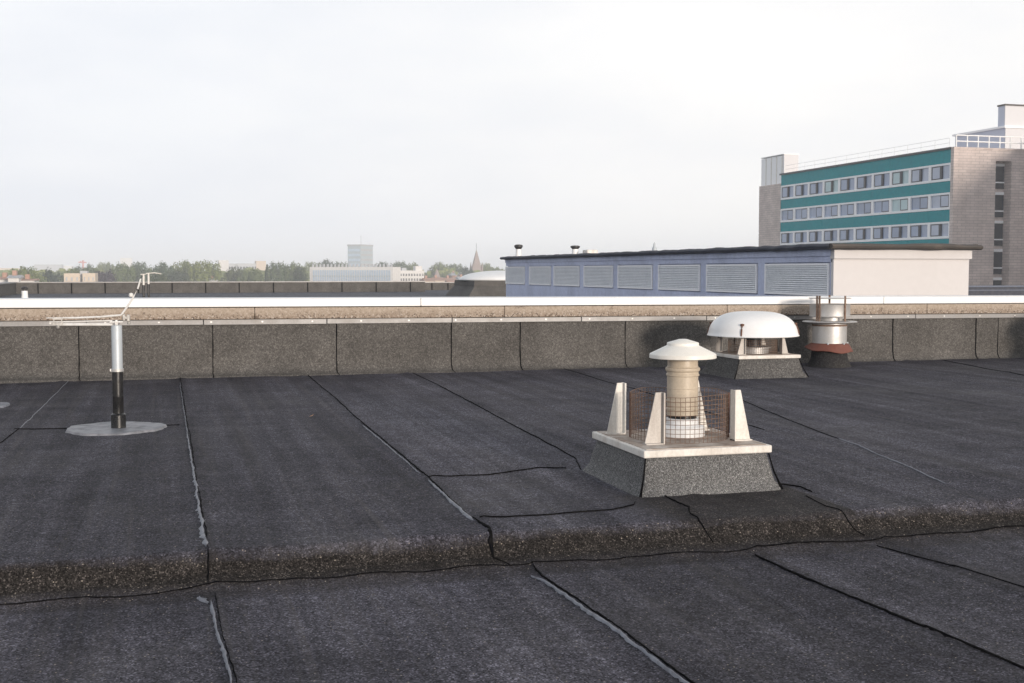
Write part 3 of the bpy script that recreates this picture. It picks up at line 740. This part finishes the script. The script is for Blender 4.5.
# wing that stands forward of the right-hand side (throws the slanting shade on the brick)
B().box(spot(1024, BY)-BX+.9, 24, -62, -.01, G, ZT+1.9).build('wing', M['brick'], bt)
rows = [(hgt(163.0, 949, BY), hgt(180.9, 949, BY)), (hgt(192.4, 949, BY), hgt(209.4, 949, BY)), (hgt(221.3, 949, BY), hgt(238.3, 949, BY))]
st = rows[1][0]-rows[2][0]
rows.append((rows[2][0]-st, rows[2][1]-st))
zz = ZT
rnd = random.Random(5)
for r_, (zt, zb) in enumerate(rows):
    # spandrel, in panels
    k = 0; y = .55
    while y < YE-.1:
        w = min(4.0, YE-y); B().box(0, .3, y+.012, y+w-.012, zt+.02, zz-.02).build('teal_panel', M['teal'], bt); y += w
    B().box(.06, .3, .55, YE, zt+.021, zz-.021).build('panel_backing', M['dark'], bt)
    zz = zb
    n = 10; bw = (YE-.55)/n
    for i in range(n):
        a_, c_ = .55+i*bw, .55+(i+1)*bw
        f = B(); t = .25
        f.box(-.06, .3, a_, a_+t, zb, zt); f.box(-.06, .3, c_-t, c_, zb, zt); f.box(-.06, .3, a_+t, c_-t, zb, zb+t*1.1); f.box(-.06, .3, a_+t, c_-t, zt-t*.9, zt)
        fo = f.build('window', M['frame'], bt)
        pale = (r_, i) in ((0, 2), (0, 6), (1, 2))
        g = M['glass_pale'] if pale else rnd.choice([M['glass'], M['glass'], M['glass_b'], M['glass_c']])
        B().box(.12, .16, a_+t, c_-t, zb+t*1.1, zt-t*.9).build('pane', g, fo)
        # opening sash: viewed from outside, +Y runs to the left
        lo, hi = zb+t*1.1+.04, zt-t*.9-.04; wdt = (c_-a_)*.40
        if r_ % 2 == 0: s1 = c_-t-.12; s0 = s1-wdt
        else: s0 = a_+t+.04; s1 = s0+wdt
        s = B(); w = .085
        if r_ % 2 == 0: s.box(-.045, .118, s0-.30, s0, lo, hi)
        s.box(-.045, .118, s0, s0+w, lo, hi); s.box(-.045, .118, s1-w, s1, lo, hi); s.box(-.045, .118, s0+w, s1-w, lo, lo+w); s.box(-.045, .118, s0+w, s1-w, hi-w, hi)
        s.build('sash', M['dark'], fo)
        B().box(-.02, .10, s0+w, s1-w, lo+w, hi-w).build('sash_pane', g, fo)
B().box(.05, .3, .55, YE, G, zz).build('lower_wall', M['teal'], bt)
# slot windows in the brick face
k = 0; z = zs-.5
while z > G:
    B().box(slx0+.75, slx1-.004, 1.20, 1.315, max(G, z-2.6), z).build('slot_pane', M['glass_dark'], bt)
    B().box(slx0+.7, slx1-.008, 1.15, 1.31, z+.001, z+.32).build('slot_sill', M['frame'], bt)
    B().box(slx0+.7, slx1-.012, 1.14, 1.31, max(G, z-1.95), z-1.8).build('slot_rail', M['frame'], bt)
    z -= st
# roof structures
PX = spot(1000.5, 127); Yf_ = PX/math.tan(bearing(951.5))-BY
zp = hgt(129.5, 1004, 127)
B().box(PX-BX, PX-BX+20, 10, Yf_, ZT, zp).build('penthouse', M['pale_blue'], bt)
B().box(PX-BX+.02, PX-BX+20, 9.9, 9.998, ZT, zp-.005).build('penthouse_front', M['pale_clad'], bt)
B().box(PX-BX-.25, PX-BX+20, 9.7, Yf_+.3, zp, zp+.25).build('penthouse_edge', M['frame'], bt)
ztt = hgt(107.5, 1005, 127)
TX = PX+.05; yt0, yt1 = 10.2, TX/math.tan(bearing(993.5))-BY
B().box(TX-BX, TX-BX+9, yt0, yt1, zp+.25, ztt).build('lift_tower', M['pale_blue'], bt)
B().box(TX-BX+.02, TX-BX+9, yt0-.1, yt0-.002, zp+.25, ztt).build('lift_tower_front', M['pale_clad'], bt)
B().box(TX-BX-.1, TX-BX+9.1, yt0-.2, yt1+.1, ztt, ztt+.2).build('lift_tower_edge', M['roofroll'], bt)
# white plant box at the far end
wz0, wz1 = ZT-1.2, hgt(156, 765, BY+bY(779))
b = B(); b.box(.2, 2.5, YE-.3, YF, wz0, wz1); b.build('plant_box', M['frame'], bt)
for k in range(4):
    y = YE+(YF-YE)*(k+.02)/4; B().box(.12, .196, y, y+.12, wz0, wz1).build('plant_box_rib', M['white_old'], bt)
B().box(.18, 2.52, YE-.45, YE-.301, wz0+1.2, wz1+.1).build('plant_box_end', M['pale_clad'], bt)
B().box(.1, 2.6, YE-.5, YF+.1, wz1+.1, wz1+.2).build('plant_box_edge', M['white'], bt)
# railings
def rail(pts, h, step, r, z0):
    rr = B()
    for a_, c_ in zip(pts[:-1], pts[1:]):
        Lr = math.hypot(c_[0]-a_[0], c_[1]-a_[1]); n = max(1, int(Lr/step))
        for k in range(n+1): 
            x, y = a_[0]+(c_[0]-a_[0])*k/n, a_[1]+(c_[1]-a_[1])*k/n; rr.tube([(x, y, z0), (x, y, z0+h)], r, 6)
        for f in (.5, 1): rr.tube([(*a_, z0+h*f), (*c_, z0+h*f)], r, 6)
    return rr.build('railing', M['white'], bt)
rail([(.3, .2), (spot(1060, BY)-BX, .2)], 1.35, 1.35, .075, ZT+.18)
rail([(.15, 1.2), (.15, YE-1)], 1.1, 2.6, .022, ZT+.2)

# ------------------------------------------------------------------ city behind
def block(name, label, cat, px, Yd, pxw, top, mat, rz=0, depth=14, bottom=-20, parts=None, group=None):
    X = spot(px, Yd); d = X*math.sin(R(YAW))+Yd*math.cos(R(YAW)); w = pxw/F*d; z = hgt(top, px, Yd)
    t = thing(name, label, cat, (X, Yd, bottom), rz, group)
    B().box(-w/2, w/2, 0, depth, 0, z-bottom).build('wall', mat, t)
    return t, w, z-bottom
def city(name, c): return paint(name, c, .8, dirt=tuple(v*.8 for v in c), dirt_amt=.4, scale=.2, bump=0)
CW, CB, CG, CR = city('city_white', (.66, .64, .62)), city('city_beige', (.60, .50, .40)), city('city_grey', (.42, .43, .45)), city('city_roof_tile', (.40, .24, .18))
CGl = city('city_glass', (.45, .54, .64)); CP = city('city_pale_green', (.40, .46, .50)); ST = city('church_stone', (.30, .24, .22))
def win_grid(t, w, h, nx_, nz_, z0, z1, mat, y=-.12, fx=.6, fz=.5, x0=None, x1=None, name='window_row'):
    x0 = -w/2 if x0 is None else x0; x1 = w/2 if x1 is None else x1
    solo = nx_ <= 3
    for j in range(nz_):
        b = B(); zc = z0+(z1-z0)*(j+.5)/nz_; hz = (z1-z0)/nz_*fz/2
        for i in range(nx_):
            xc = x0+(x1-x0)*(i+.5)/nx_; hx = (x1-x0)/nx_*fx/2; b.box(xc-hx, xc+hx, y, -.01, zc-hz, zc+hz)
            if solo: b.build('window', mat, t); b = B()
        if not solo: b.build(name, mat, t)

# long glazed block with white ends, and the tower behind it
rzb = R(-38)
Xa, Ya = spot(310, 470), 470.0
dirx = Vector((math.cos(rzb), math.sin(rzb)))
# length so that the right end lands on bearing 392
Lb = 10
while math.atan2(Xa+dirx.x*Lb, Ya+dirx.y*Lb) < bearing(393): Lb += .25
gb = thing('office_building', 'long low glass-fronted block with white ends below the square tower', 'building', (Xa, Ya, -20), rzb)
Hb = hgt(267, 350, Ya-14)+20
B().box(0, Lb, 0, 6.5, 0, Hb).build('wall', CW, gb)
B().box(1.6, Lb-.8, -.25, -.01, 2, Hb-1.2).build('glazing', CGl, gb)
for j in range(8):
    z = 3+j*(Hb-4.5)/8; B().box(1.6, Lb-.8, -.36, -.26, z, z+.45).build('sill_band', CP, gb)
b = B()
for i in range(34): x = 1.6+(Lb-2.4)*i/33; b.box(x-.09, x+.09, -.45, -.41, 2, Hb-1.2)
b.build('mullions', CW, gb)
b = B()
for i in range(22): x = 1+(Lb-2)*i/21; b.box(x-.25, x+.25, .5, 1.3, Hb, Hb+1.1)
b.build('roof_vents', CG, gb)
Xt, Yt = spot(361, 560), 560.0
tw = thing('tower_block', 'square grey tower block rising alone above the treeline', 'tower', (Xt, Yt, -20), R(-38+0))
Ht = hgt(246, 361, Yt)+20
# corner faces the viewer: left face shaded, right face catches the sun
wl = 6.9; wr = 12.0
B().box(-wl, 0, 0, wr, 0, Ht).build('wall', CP, tw)
b = B()
for j in range(20):
    z = Ht-1.4-j*2.3; b.box(-wl+.4, -.4, -.15, -.01, z-1.2, z)
b.build('window_bands', CGl, tw)
b = B()
for j in range(20):
    z = Ht-1.4-j*2.3; b.box(.01, .12, .4, wr-.4, z-.9, z)
b.build('window_bands', CG, tw)
B().box(-wl-.2, .2, -.2, wr+.2, Ht, Ht+.7).build('roof_edge', CG, tw)
B().tube([(-2, 4, Ht), (-2, 4, Ht+5)], .12, 5).build('mast', CG, tw)

t, w, h = block('office_building', 'white block with rows of dark windows right of the long glass block', 'building', 412, 480, 25, 270.5, CW, rz=0)
win_grid(t, w, h, 9, 4, h-8.6, h-.8, M['glass_dark'])
B().box(w/2-3.4, w/2-.6, 1, 6, h, h+1.8).build('roof_house', CW, t)
B().box(-4, -2, 1, 5, h, h+1.1).build('roof_house', CG, t)
t, w, h = block('apartment_building', 'left of the two sand-coloured flats among the trees', 'building', 72.5, 340, 15, 273.4, CB, group='sand-coloured flats')
win_grid(t, w, h, 3, 3, h-6.5, h-.5, CG, fx=.3)
B().box(w/2+.01, w/2+1.8, 1, 8, 0, h+.7).build('stair_tower', CG, t)
t, w, h = block('apartment_building', 'right of the two sand-coloured flats among the trees', 'building', 89.5, 338, 12, 273.2, CB, group='sand-coloured flats')
win_grid(t, w, h, 3, 3, h-6.5, h-.5, CG, fx=.25)
t, w, h = block('apartment_building', 'long pale block with taller ends behind the trees', 'building', 243, 760, 46, 263.5, city('city_cool', (.47, .48, .50)), depth=20)
win_grid(t, w, h, 16, 4, h-14, h-1, M['glass_dark'], fz=.4)
B().box(-w/2, -w/2+6, -.5, 12, 0, h+2.0).build('end_tower', CW, t)
B().box(w/2-6, w/2, -.5, 12, 0, h+1.6).build('end_tower', CB, t)
block('apartment_building', 'very distant pale tower above the trees at left', 'building', 127, 1500, 11, 258, CW, depth=20)
block('apartment_building', 'very distant pale flat-roofed slab on the left horizon', 'building', 49, 1350, 26, 264.5, CG, depth=20)
block('apartment_building', 'distant pale building at the left edge of the horizon', 'building', 6, 1150, 26, 268, CB, depth=20)
block('apartment_building', 'very distant pale block left of the crane', 'building', 68, 1450, 10, 265.8, CW, depth=20)

def house(label, px, Yd, pxw, eave, ridge, wm, rm, rz=0, group=None, cat='house'):
    X = spot(px, Yd); d = X*math.sin(R(YAW))+Yd*math.cos(R(YAW)); w = pxw/F*d; ze = hgt(eave, px, Yd)+20; zr = hgt(ridge, px, Yd)+20
    t = thing('house', label, cat, (X, Yd, -20), rz, group); dpt = 9
    B().box(-w/2, w/2, 0, dpt, 0, ze).build('wall', wm, t)
    r = B().add([(-w/2-.3, -.3, ze), (w/2+.3, -.3, ze), (w/2+.3, dpt+.3, ze), (-w/2-.3, dpt+.3, ze), (-w/2-.3, dpt/2, zr), (w/2+.3, dpt/2, zr)],
                [(0,1,5,4), (2,3,4,5), (0,4,3), (1,2,5), (3,2,1,0)]).build('roof', rm, t)
    B().box(-w*.3, -w*.3+.8, dpt*.4, dpt*.6, (ze+zr)/2, zr+.9).build('chimney', CR, r)
    for i in range(2): B().box(-w*.3+i*w*.4, -w*.3+i*w*.4+w*.16, -.1, -.01, ze-2.2, ze-.9).build('window', M['glass_dark'], t)
HG = 'houses beyond the far parapet'
house('white house at the far left edge beyond the far parapet', 4, 260, 10, 279.5, 277, CW, CR, group=HG)
house('white house with the tallest gable above the far parapet at left', 14, 255, 10, 278, 275, CW, CG, group=HG)
house('low white house beside the yellowish tree at left', 28, 258, 13, 280.5, 278.8, CW, CR, group=HG)
house('tiny white house beyond the parapet left of the long glass block', 214, 420, 7, 281, 278.6, CW, CW, group=HG)
house('orange-roofed house right of the white windowed block', 430, 430, 9, 281, 278, CB, CR, group=HG)
house('orange-roofed house below the small spire', 440, 445, 10, 280.5, 277.4, CB, CR, group=HG)
house('orange-roofed house left of the church', 452, 450, 10, 281, 277.8, CR, CR, group=HG)
house('grey-roofed house in front of the church', 466, 470, 12, 280, 276.5, CB, CG, group=HG)
house('brick house behind the orange roofs, left of the church tower', 458, 560, 12, 275.5, 272.5, CR, CG, group=HG)

# church with tall spire
Yc = 620; Xc = spot(476.5, Yc)
ch = thing('church', 'distant church with one tall pointed brown spire', 'church', (Xc, Yc, -20))
zb_ = hgt(272, 476, Yc)+20; zt_ = hgt(249, 476, Yc)+20; hw = 2.5
b = B(); b.box(-hw, hw, -hw, hw, 0, zb_); b.build('tower', ST, ch)
b = B(); b.add([(-hw-.2, -hw-.2, zb_), (hw+.2, -hw-.2, zb_), (hw+.2, hw+.2, zb_), (-hw-.2, hw+.2, zb_), (0, 0, zt_)], [(0,1,4), (1,2,4), (2,3,4), (3,0,4), (3,2,1,0)]); b.build('spire', ST, ch)
for sx, sy in ((-1, -1), (1, -1), (1, 1), (-1, 1)):
    B().lathe([(.6, zb_), (.6, zb_+2), (.01, zb_+5.5)], sx*hw, sy*hw, 6).build('pinnacle', ST, ch)
B().tube([(0, 0, zt_-.5), (0, 0, zt_+3)], .1, 4).build('cross', M['dark'], ch)
zn = hgt(277.5, 470, Yc)+20
b = B(); b.box(-20, -hw-.01, -4, 5, 0, zn); b.add([(-20, -4.3, zn), (-hw-.01, -4.3, zn), (-hw-.01, 5.3, zn), (-20, 5.3, zn), (-20, .5, zn+3.4), (-hw-.01, .5, zn+3.4)], [(0,1,5,4), (2,3,4,5), (0,4,3), (1,2,5)]); b.build('nave', ST, ch)
Yc = 560; Xc = spot(437, Yc); zz0 = hgt(277, 437, Yc)+20; zz1 = hgt(268.5, 437, Yc)+20
t = thing('chapel', 'small distant pointed turret above the orange roofs', 'chapel', (Xc, Yc, -20))
B().box(-1.3, 1.3, -1.3, 1.3, 0, zz0).build('tower', CB, t); B().lathe([(1.8, zz0), (.01, zz1)], n=8).build('spire', ST, t)

# crane
Yk = 1150; Xk = spot(84, Yk)
ck = thing('tower_crane', 'tiny pale red tower crane on the left horizon', 'crane', (Xk, Yk, -20)); zk = hgt(262.5, 84, Yk)+20
CKm = city('crane_red', (.6, .22, .18))
B().tube([(0, 0, 0), (0, 0, zk+2)], .8, 4).build('mast', CKm, ck); B().tube([(-3, 0, zk), (-1.5, 0, zk+1)], .5, 4).build('jib', CKm, ck); B().tube([(-4, 0, zk+.2), (3, 0, zk)], .5, 4).build('counter_jib', CKm, ck)

# trees -------------------------------------------------------------
def crown(seed, n, style):
    rnd = random.Random(seed); cl = []
    H = 1.0
    if style == 'cone':
        for i in range(16):
            z = .25+.7*i/16; q_ = .30*(1-(z-.2)/.85); a = rnd.uniform(0, 6.28); cl.append((q_*.6*math.cos(a), q_*.6*math.sin(a), z, q_*.75+.03))
    else:
        for i in range(12):       # the domed top
            a = i*2.4; rr = .36*math.sqrt(i/12); cl.append((rr*math.cos(a), rr*math.sin(a), .87-.75*rr*rr-rnd.uniform(0, .07), rnd.uniform(.10, .14)))
        for i in range(16):
            a = rnd.uniform(0, 6.28); z = rnd.uniform(.3, .72); rr = rnd.uniform(.22, .40); cl.append((rr*math.cos(a), rr*math.sin(a), z, rnd.uniform(.12, .17)))
    V = []; Fc = []
    for i in range(n):
        c = rnd.choice(cl); d = Vector((rnd.gauss(0, 1), rnd.gauss(0, 1), rnd.gauss(0, 1))).normalized()
        p = Vector(c[:3])+d*c[3]*rnd.uniform(.6, 1.0)*Vector((1, 1, .8)).length/1.62
        s = rnd.uniform(.011, .020)
        nn = (d+Vector((rnd.uniform(-.3, .3), rnd.uniform(-.3, .3), rnd.uniform(-.1, .5)))).normalized()
        u = nn.orthogonal().normalized(); u = (u*math.cos(i)+nn.cross(u)*math.sin(i)); w = nn.cross(u)
        o = len(V); V += [p+u*s, p+w*s*.8, p-u*s, p-w*s*.8]; Fc.append((o, o+1, o+2, o+3))
    return V, Fc
TG = 'trees of the hazy belt beyond the roof'
def proto(seed, mat, style, n=5200):
    t = thing('broadleaf_tree' if style != 'cone' else 'conifer_tree', 'x', 'tree', (0, 0, -20), 0, TG)
    V, Fc = crown(seed, n, style); link_mesh('crown', mesh('crown', V, Fc, mat), t)
    b = B(); b.tube([(0, 0, 0), (.005, 0, .25), (0, .01, .6)], [.03, .022, .008], 7)
    rnd = random.Random(seed)
    for k in range(6):
        a = k*1.1+rnd.random(); z = .2+.05*k; b.tube([(0, 0, z), (.12*math.cos(a), .12*math.sin(a), z+.12), (.22*math.cos(a), .22*math.sin(a), z+.26)], [.012, .008, .003], 5)
    b.build('trunk', M['bark'], t); return t
P = {'a': (11, M['leaf'], 'round'), 'b': (12, M['leaf'], 'round'), 'c': (13, M['leaf'], 'round'), 'd': (14, M['leaf_dark'], 'round'), 'p': (15, M['leaf_purple'], 'round'), 'n': (16, M['leaf_dark'], 'cone')}
made = {}
# bearing px, width px, top row, distance, kind, label
TL = [
 (25, 34, 265, 350, 'a', 'yellowish broad tree above the white houses at left'),
 (50, 26, 269, 380, 'd', 'dark bluish tree right of the yellowish tree'),
 (74, 22, 268, 420, 'b', 'green tree right behind the left sand-coloured flats'),
 (90, 17, 264.5, 460, 'c', 'pale green tree behind the right sand-coloured flats'),
 (80, 16, 266, 480, 'd', 'dark tree below the tiny crane'),
 (104, 24, 267, 400, 'p', 'wide dark purplish tree right of the sand-coloured flats'),
 (102, 10, 263, 600, 'c', 'thin pale tree top above the dark purplish tree, left one'),
 (109, 13, 262.5, 600, 'b', 'pale tree top above the dark purplish tree, right one'),
 (124, 24, 262.5, 420, 'b', 'tall green tree just left of the bent lightning rod'),
 (139, 22, 261, 430, 'a', 'green tree directly behind the tip of the lightning rod'),
 (163, 26, 262.3, 430, 'c', 'round tree right of the thin far poles'),
 (160, 24, 272, 330, 'd', 'low dark tree right of the thin far poles, above the parapet'),
 (187, 28, 260.5, 440, 'b', 'tall broad tree midway between the far poles and the long pale block'),
 (206, 30, 259.8, 425, 'a', 'tallest green tree left of the long pale block'),
 (178, 22, 270, 390, 'd', 'darker lower tree in front of the tall trees'),
 (236, 24, 267, 430, 'd', 'dark rounded tree in front of the long pale block, left one'),
 (253, 26, 267.5, 420, 'a', 'green tree in front of the long pale block, right one'),
 (267, 13, 266, 400, 'n', 'dark conical tree right of the long pale block'),
 (279, 24, 261.8, 440, 'b', 'pale green tree right of the conical tree'),
 (294, 22, 262.5, 440, 'c', 'green tree left of the long glass block'),
 (300, 14, 266, 400, 'd', 'dark narrow tree touching the left end of the long glass block'),
 (312, 18, 262, 600, 'a', 'tree top over the left end of the long glass block'),
 (327, 22, 260.3, 600, 'c', 'highest tree top above the long glass block, left of the tower'),
 (342, 18, 262.5, 620, 'b', 'tree top touching the left side of the tower'),
 (382, 18, 262, 620, 'a', 'tree top touching the right side of the tower'),
 (399, 20, 261.8, 600, 'b', 'tree top above the right end of the long glass block'),
 (414, 18, 263.5, 600, 'c', 'tree top behind the white windowed block'),
 (440, 22, 263, 600, 'c', 'pale round tree above the small turret'),
 (455, 20, 264, 600, 'a', 'green tree between the small turret and the church spire'),
 (466, 15, 267, 540, 'd', 'dark tree just left of the church spire'),
 (486, 15, 263.5, 640, 'a', 'green tree just right of the church spire'),
 (497, 18, 268, 620, 'b', 'tree behind the white skylight at the shed corner'),
]
for i, (px, w, top, Yd, k, lab) in enumerate(TL):
    X = spot(px, Yd); d = X*math.sin(R(YAW))+Yd*math.cos(R(YAW)); h = hgt(top-2.6, px, Yd)+20; ws = w*1.3/F*d/.92
    if k not in made:
        made[k] = proto(*P[k]); t = made[k]; t.location = (X, Yd, -20); t.scale = (ws, ws, h/.98); t['label'] = lab
    else: t = dup(made[k], (X, Yd, -20), i*1.3, (ws, ws, h/.98), lab)
# far-off woodland that reads as one mass
rnd = random.Random(21); V = []; Fc = []
for i in range(26000):
    px = rnd.uniform(-60, 640); Yd = rnd.uniform(560, 900); X = spot(px, Yd); d = X*math.sin(R(YAW))+Yd*math.cos(R(YAW))
    topz = 1+3*mn.noise(Vector((px*.05, 3, 0)))+2.0*mn.noise(Vector((px*.17, 9, 0))) + (270.5-271.8)/F*d
    z = topz-abs(rnd.gauss(0, 1))*6
    s = rnd.uniform(.7, 1.6); nn = Vector((rnd.gauss(0, .4), -1, rnd.gauss(0, .4)+.3)).normalized(); u = nn.orthogonal().normalized(); w = nn.cross(u)
    p = Vector((X, Yd, z)); o = len(V); V += [p+u*s, p+w*s, p-u*s, p-w*s]; Fc.append((o, o+1, o+2, o+3))
wd = link_mesh('woodland', mesh('woodland', V, Fc, M['leaf'])); tag(wd, 'hazy mass of distant woodland along the horizon', 'woodland', kind='stuff')

# ground
n = N('ground_soil'); a = n.noise(.02, None, 6, .6); n.base(n.ramp(a, [(.35, (.05, .065, .03)), (.6, (.10, .10, .085))])); n.rough(.95)
GR = 3000
g = B().box(-GR, GR, -GR, GR, -20.5, -20).build('ground', n.m); tag(g, kind='structure')
# the building the camera stands on
o = B().box(-9, 15, -3, 11.5, -19.9, -.16).build('roof_structure', M['far_roof']); tag(o, kind='structure')
o = B().box(-9, 15, 11.5, 11.925, -19.9, -.004).build('roof_structure', M['far_roof']); tag(o, kind='structure')

# haze
hm = bpy.data.materials.new('haze'); hm.use_nodes = True; nt_ = hm.node_tree
for nn in list(nt_.nodes):
    if nn.type == 'BSDF_PRINCIPLED': nt_.nodes.remove(nn)
pv = nt_.nodes.new('ShaderNodeVolumePrincipled'); pv.inputs['Color'].default_value = (.90, .94, 1.0, 1); pv.inputs['Density'].default_value = .00065; pv.inputs['Anisotropy'].default_value = -.18
nt_.links.new(pv.outputs[0], nt_.nodes['Material Output'].inputs['Volume'])
hb = B().box(-GR-10, GR+10, -GR-10, GR+10, -21.5, 32).build('haze', hm); tag(hb, kind='stuff'); hb['label'] = 'pale morning haze filling the air over the roofs and city'; hb['category'] = 'haze'

# ------------------------------------------------------------------ light
SUN_AZ = 14.0; SUN_EL = 6.5      # azimuth to the right of straight behind the view axis (-Y)
sd = Vector((math.sin(R(SUN_AZ))*math.cos(R(SUN_EL)), -math.cos(R(SUN_AZ))*math.cos(R(SUN_EL)), math.sin(R(SUN_EL))))
sl = bpy.data.lights.new('sun', 'SUN'); sl.energy = 3.8; sl.angle = R(8.0); sl.color = (1.0, .88, .76)
so = bpy.data.objects.new('sun', sl); col.objects.link(so); so.rotation_euler = sd.to_track_quat('Z', 'Y').to_euler()
w = bpy.data.worlds.new('World'); sc.world = w; w.use_nodes = True; nt_ = w.node_tree; nt_.nodes.clear()
nw_ = nt_.nodes.new; lk = nt_.links.new
out = nw_('ShaderNodeOutputWorld'); sky = nw_('ShaderNodeTexSky'); sky.sky_type = 'NISHITA'; sky.sun_disc = False
sky.sun_elevation = R(SUN_EL); sky.sun_rotation = math.atan2(sd.x, sd.y); sky.dust_density = 2.0; sky.air_density = 1.0
b1 = nw_('ShaderNodeBackground'); lk(sky.outputs[0], b1.inputs[0]); b1.inputs[1].default_value = .15
tc = nw_('ShaderNodeTexCoord'); sp = nw_('ShaderNodeSeparateXYZ'); lk(tc.outputs['Generated'], sp.inputs[0])
def rmp(src, stops):
    r = nw_('ShaderNodeValToRGB'); lk(src, r.inputs[0]); e = r.color_ramp.elements
    while len(e) < len(stops): e.new(.5)
    for q_, (p, c) in zip(e, stops): q_.position = p; q_.color = (*c, 1) if isinstance(c, tuple) else (c, c, c, 1)
    return r.outputs[0]
def mixc(f, a, b_, mode='MIX'):
    m = nw_('ShaderNodeMix'); m.data_type = 'RGBA'; m.blend_type = mode
    for s_, v in ((m.inputs[0], f), (m.inputs[6], a), (m.inputs[7], b_)):
        if hasattr(v, 'is_linked'): lk(v, s_)
        elif isinstance(v, float): s_.default_value = v
        else: s_.default_value = (*v, 1)
    return m.outputs[2]
# veil of thin cloud: cooler and greyer on the left and low down, whiter to the right
side = rmp(sp.outputs[0], [(0.0, (.875, .895, .935)), (.2, (.925, .93, .945)), (.5, (.985, .975, .965)), (1.0, (.99, .975, .96))])
low = rmp(sp.outputs[2], [(0.0, (.93, .935, .945)), (.08, (.955, .955, .96)), (.2, (.985, .985, .985)), (1, (.98, .98, .98))])
mp = nw_('ShaderNodeMapping'); lk(tc.outputs['Generated'], mp.inputs[0]); mp.inputs['Scale'].default_value = (1.6, 1.6, 5)
ns = nw_('ShaderNodeTexNoise'); lk(mp.outputs[0], ns.inputs['Vector']); ns.inputs['Scale'].default_value = 2.2; ns.inputs['Detail'].default_value = 7; ns.inputs['Roughness'].default_value = .5
cl = mixc(1.0, mixc(1.0, side, low, 'MULTIPLY'), rmp(ns.outputs[0], [(.34, (.925, .94, .965)), (.5, (.98, .983, .99)), (.64, (1.035, 1.03, 1.02))]), 'MULTIPLY')
b2 = nw_('ShaderNodeBackground'); lk(cl, b2.inputs[0]); b2.inputs[1].default_value = 1.10
cov = rmp(sp.outputs[2], [(.42, .98), (.68, .52), (1.0, .33)])
mx = nw_('ShaderNodeMixShader'); lk(cov, mx.inputs[0]); lk(b1.outputs[0], mx.inputs[1]); lk(b2.outputs[0], mx.inputs[2]); lk(mx.outputs[0], out.inputs[0])

sc.view_settings.view_transform = 'Standard'; sc.view_settings.look = 'None'; sc.view_settings.exposure = 0; sc.view_settings.gamma = 1
sc.render.engine = 'CYCLES'
sc.cycles.volume_bounces = 3; sc.cycles.max_bounces = 6
sc.render.resolution_x = 1024; sc.render.resolution_y = 683
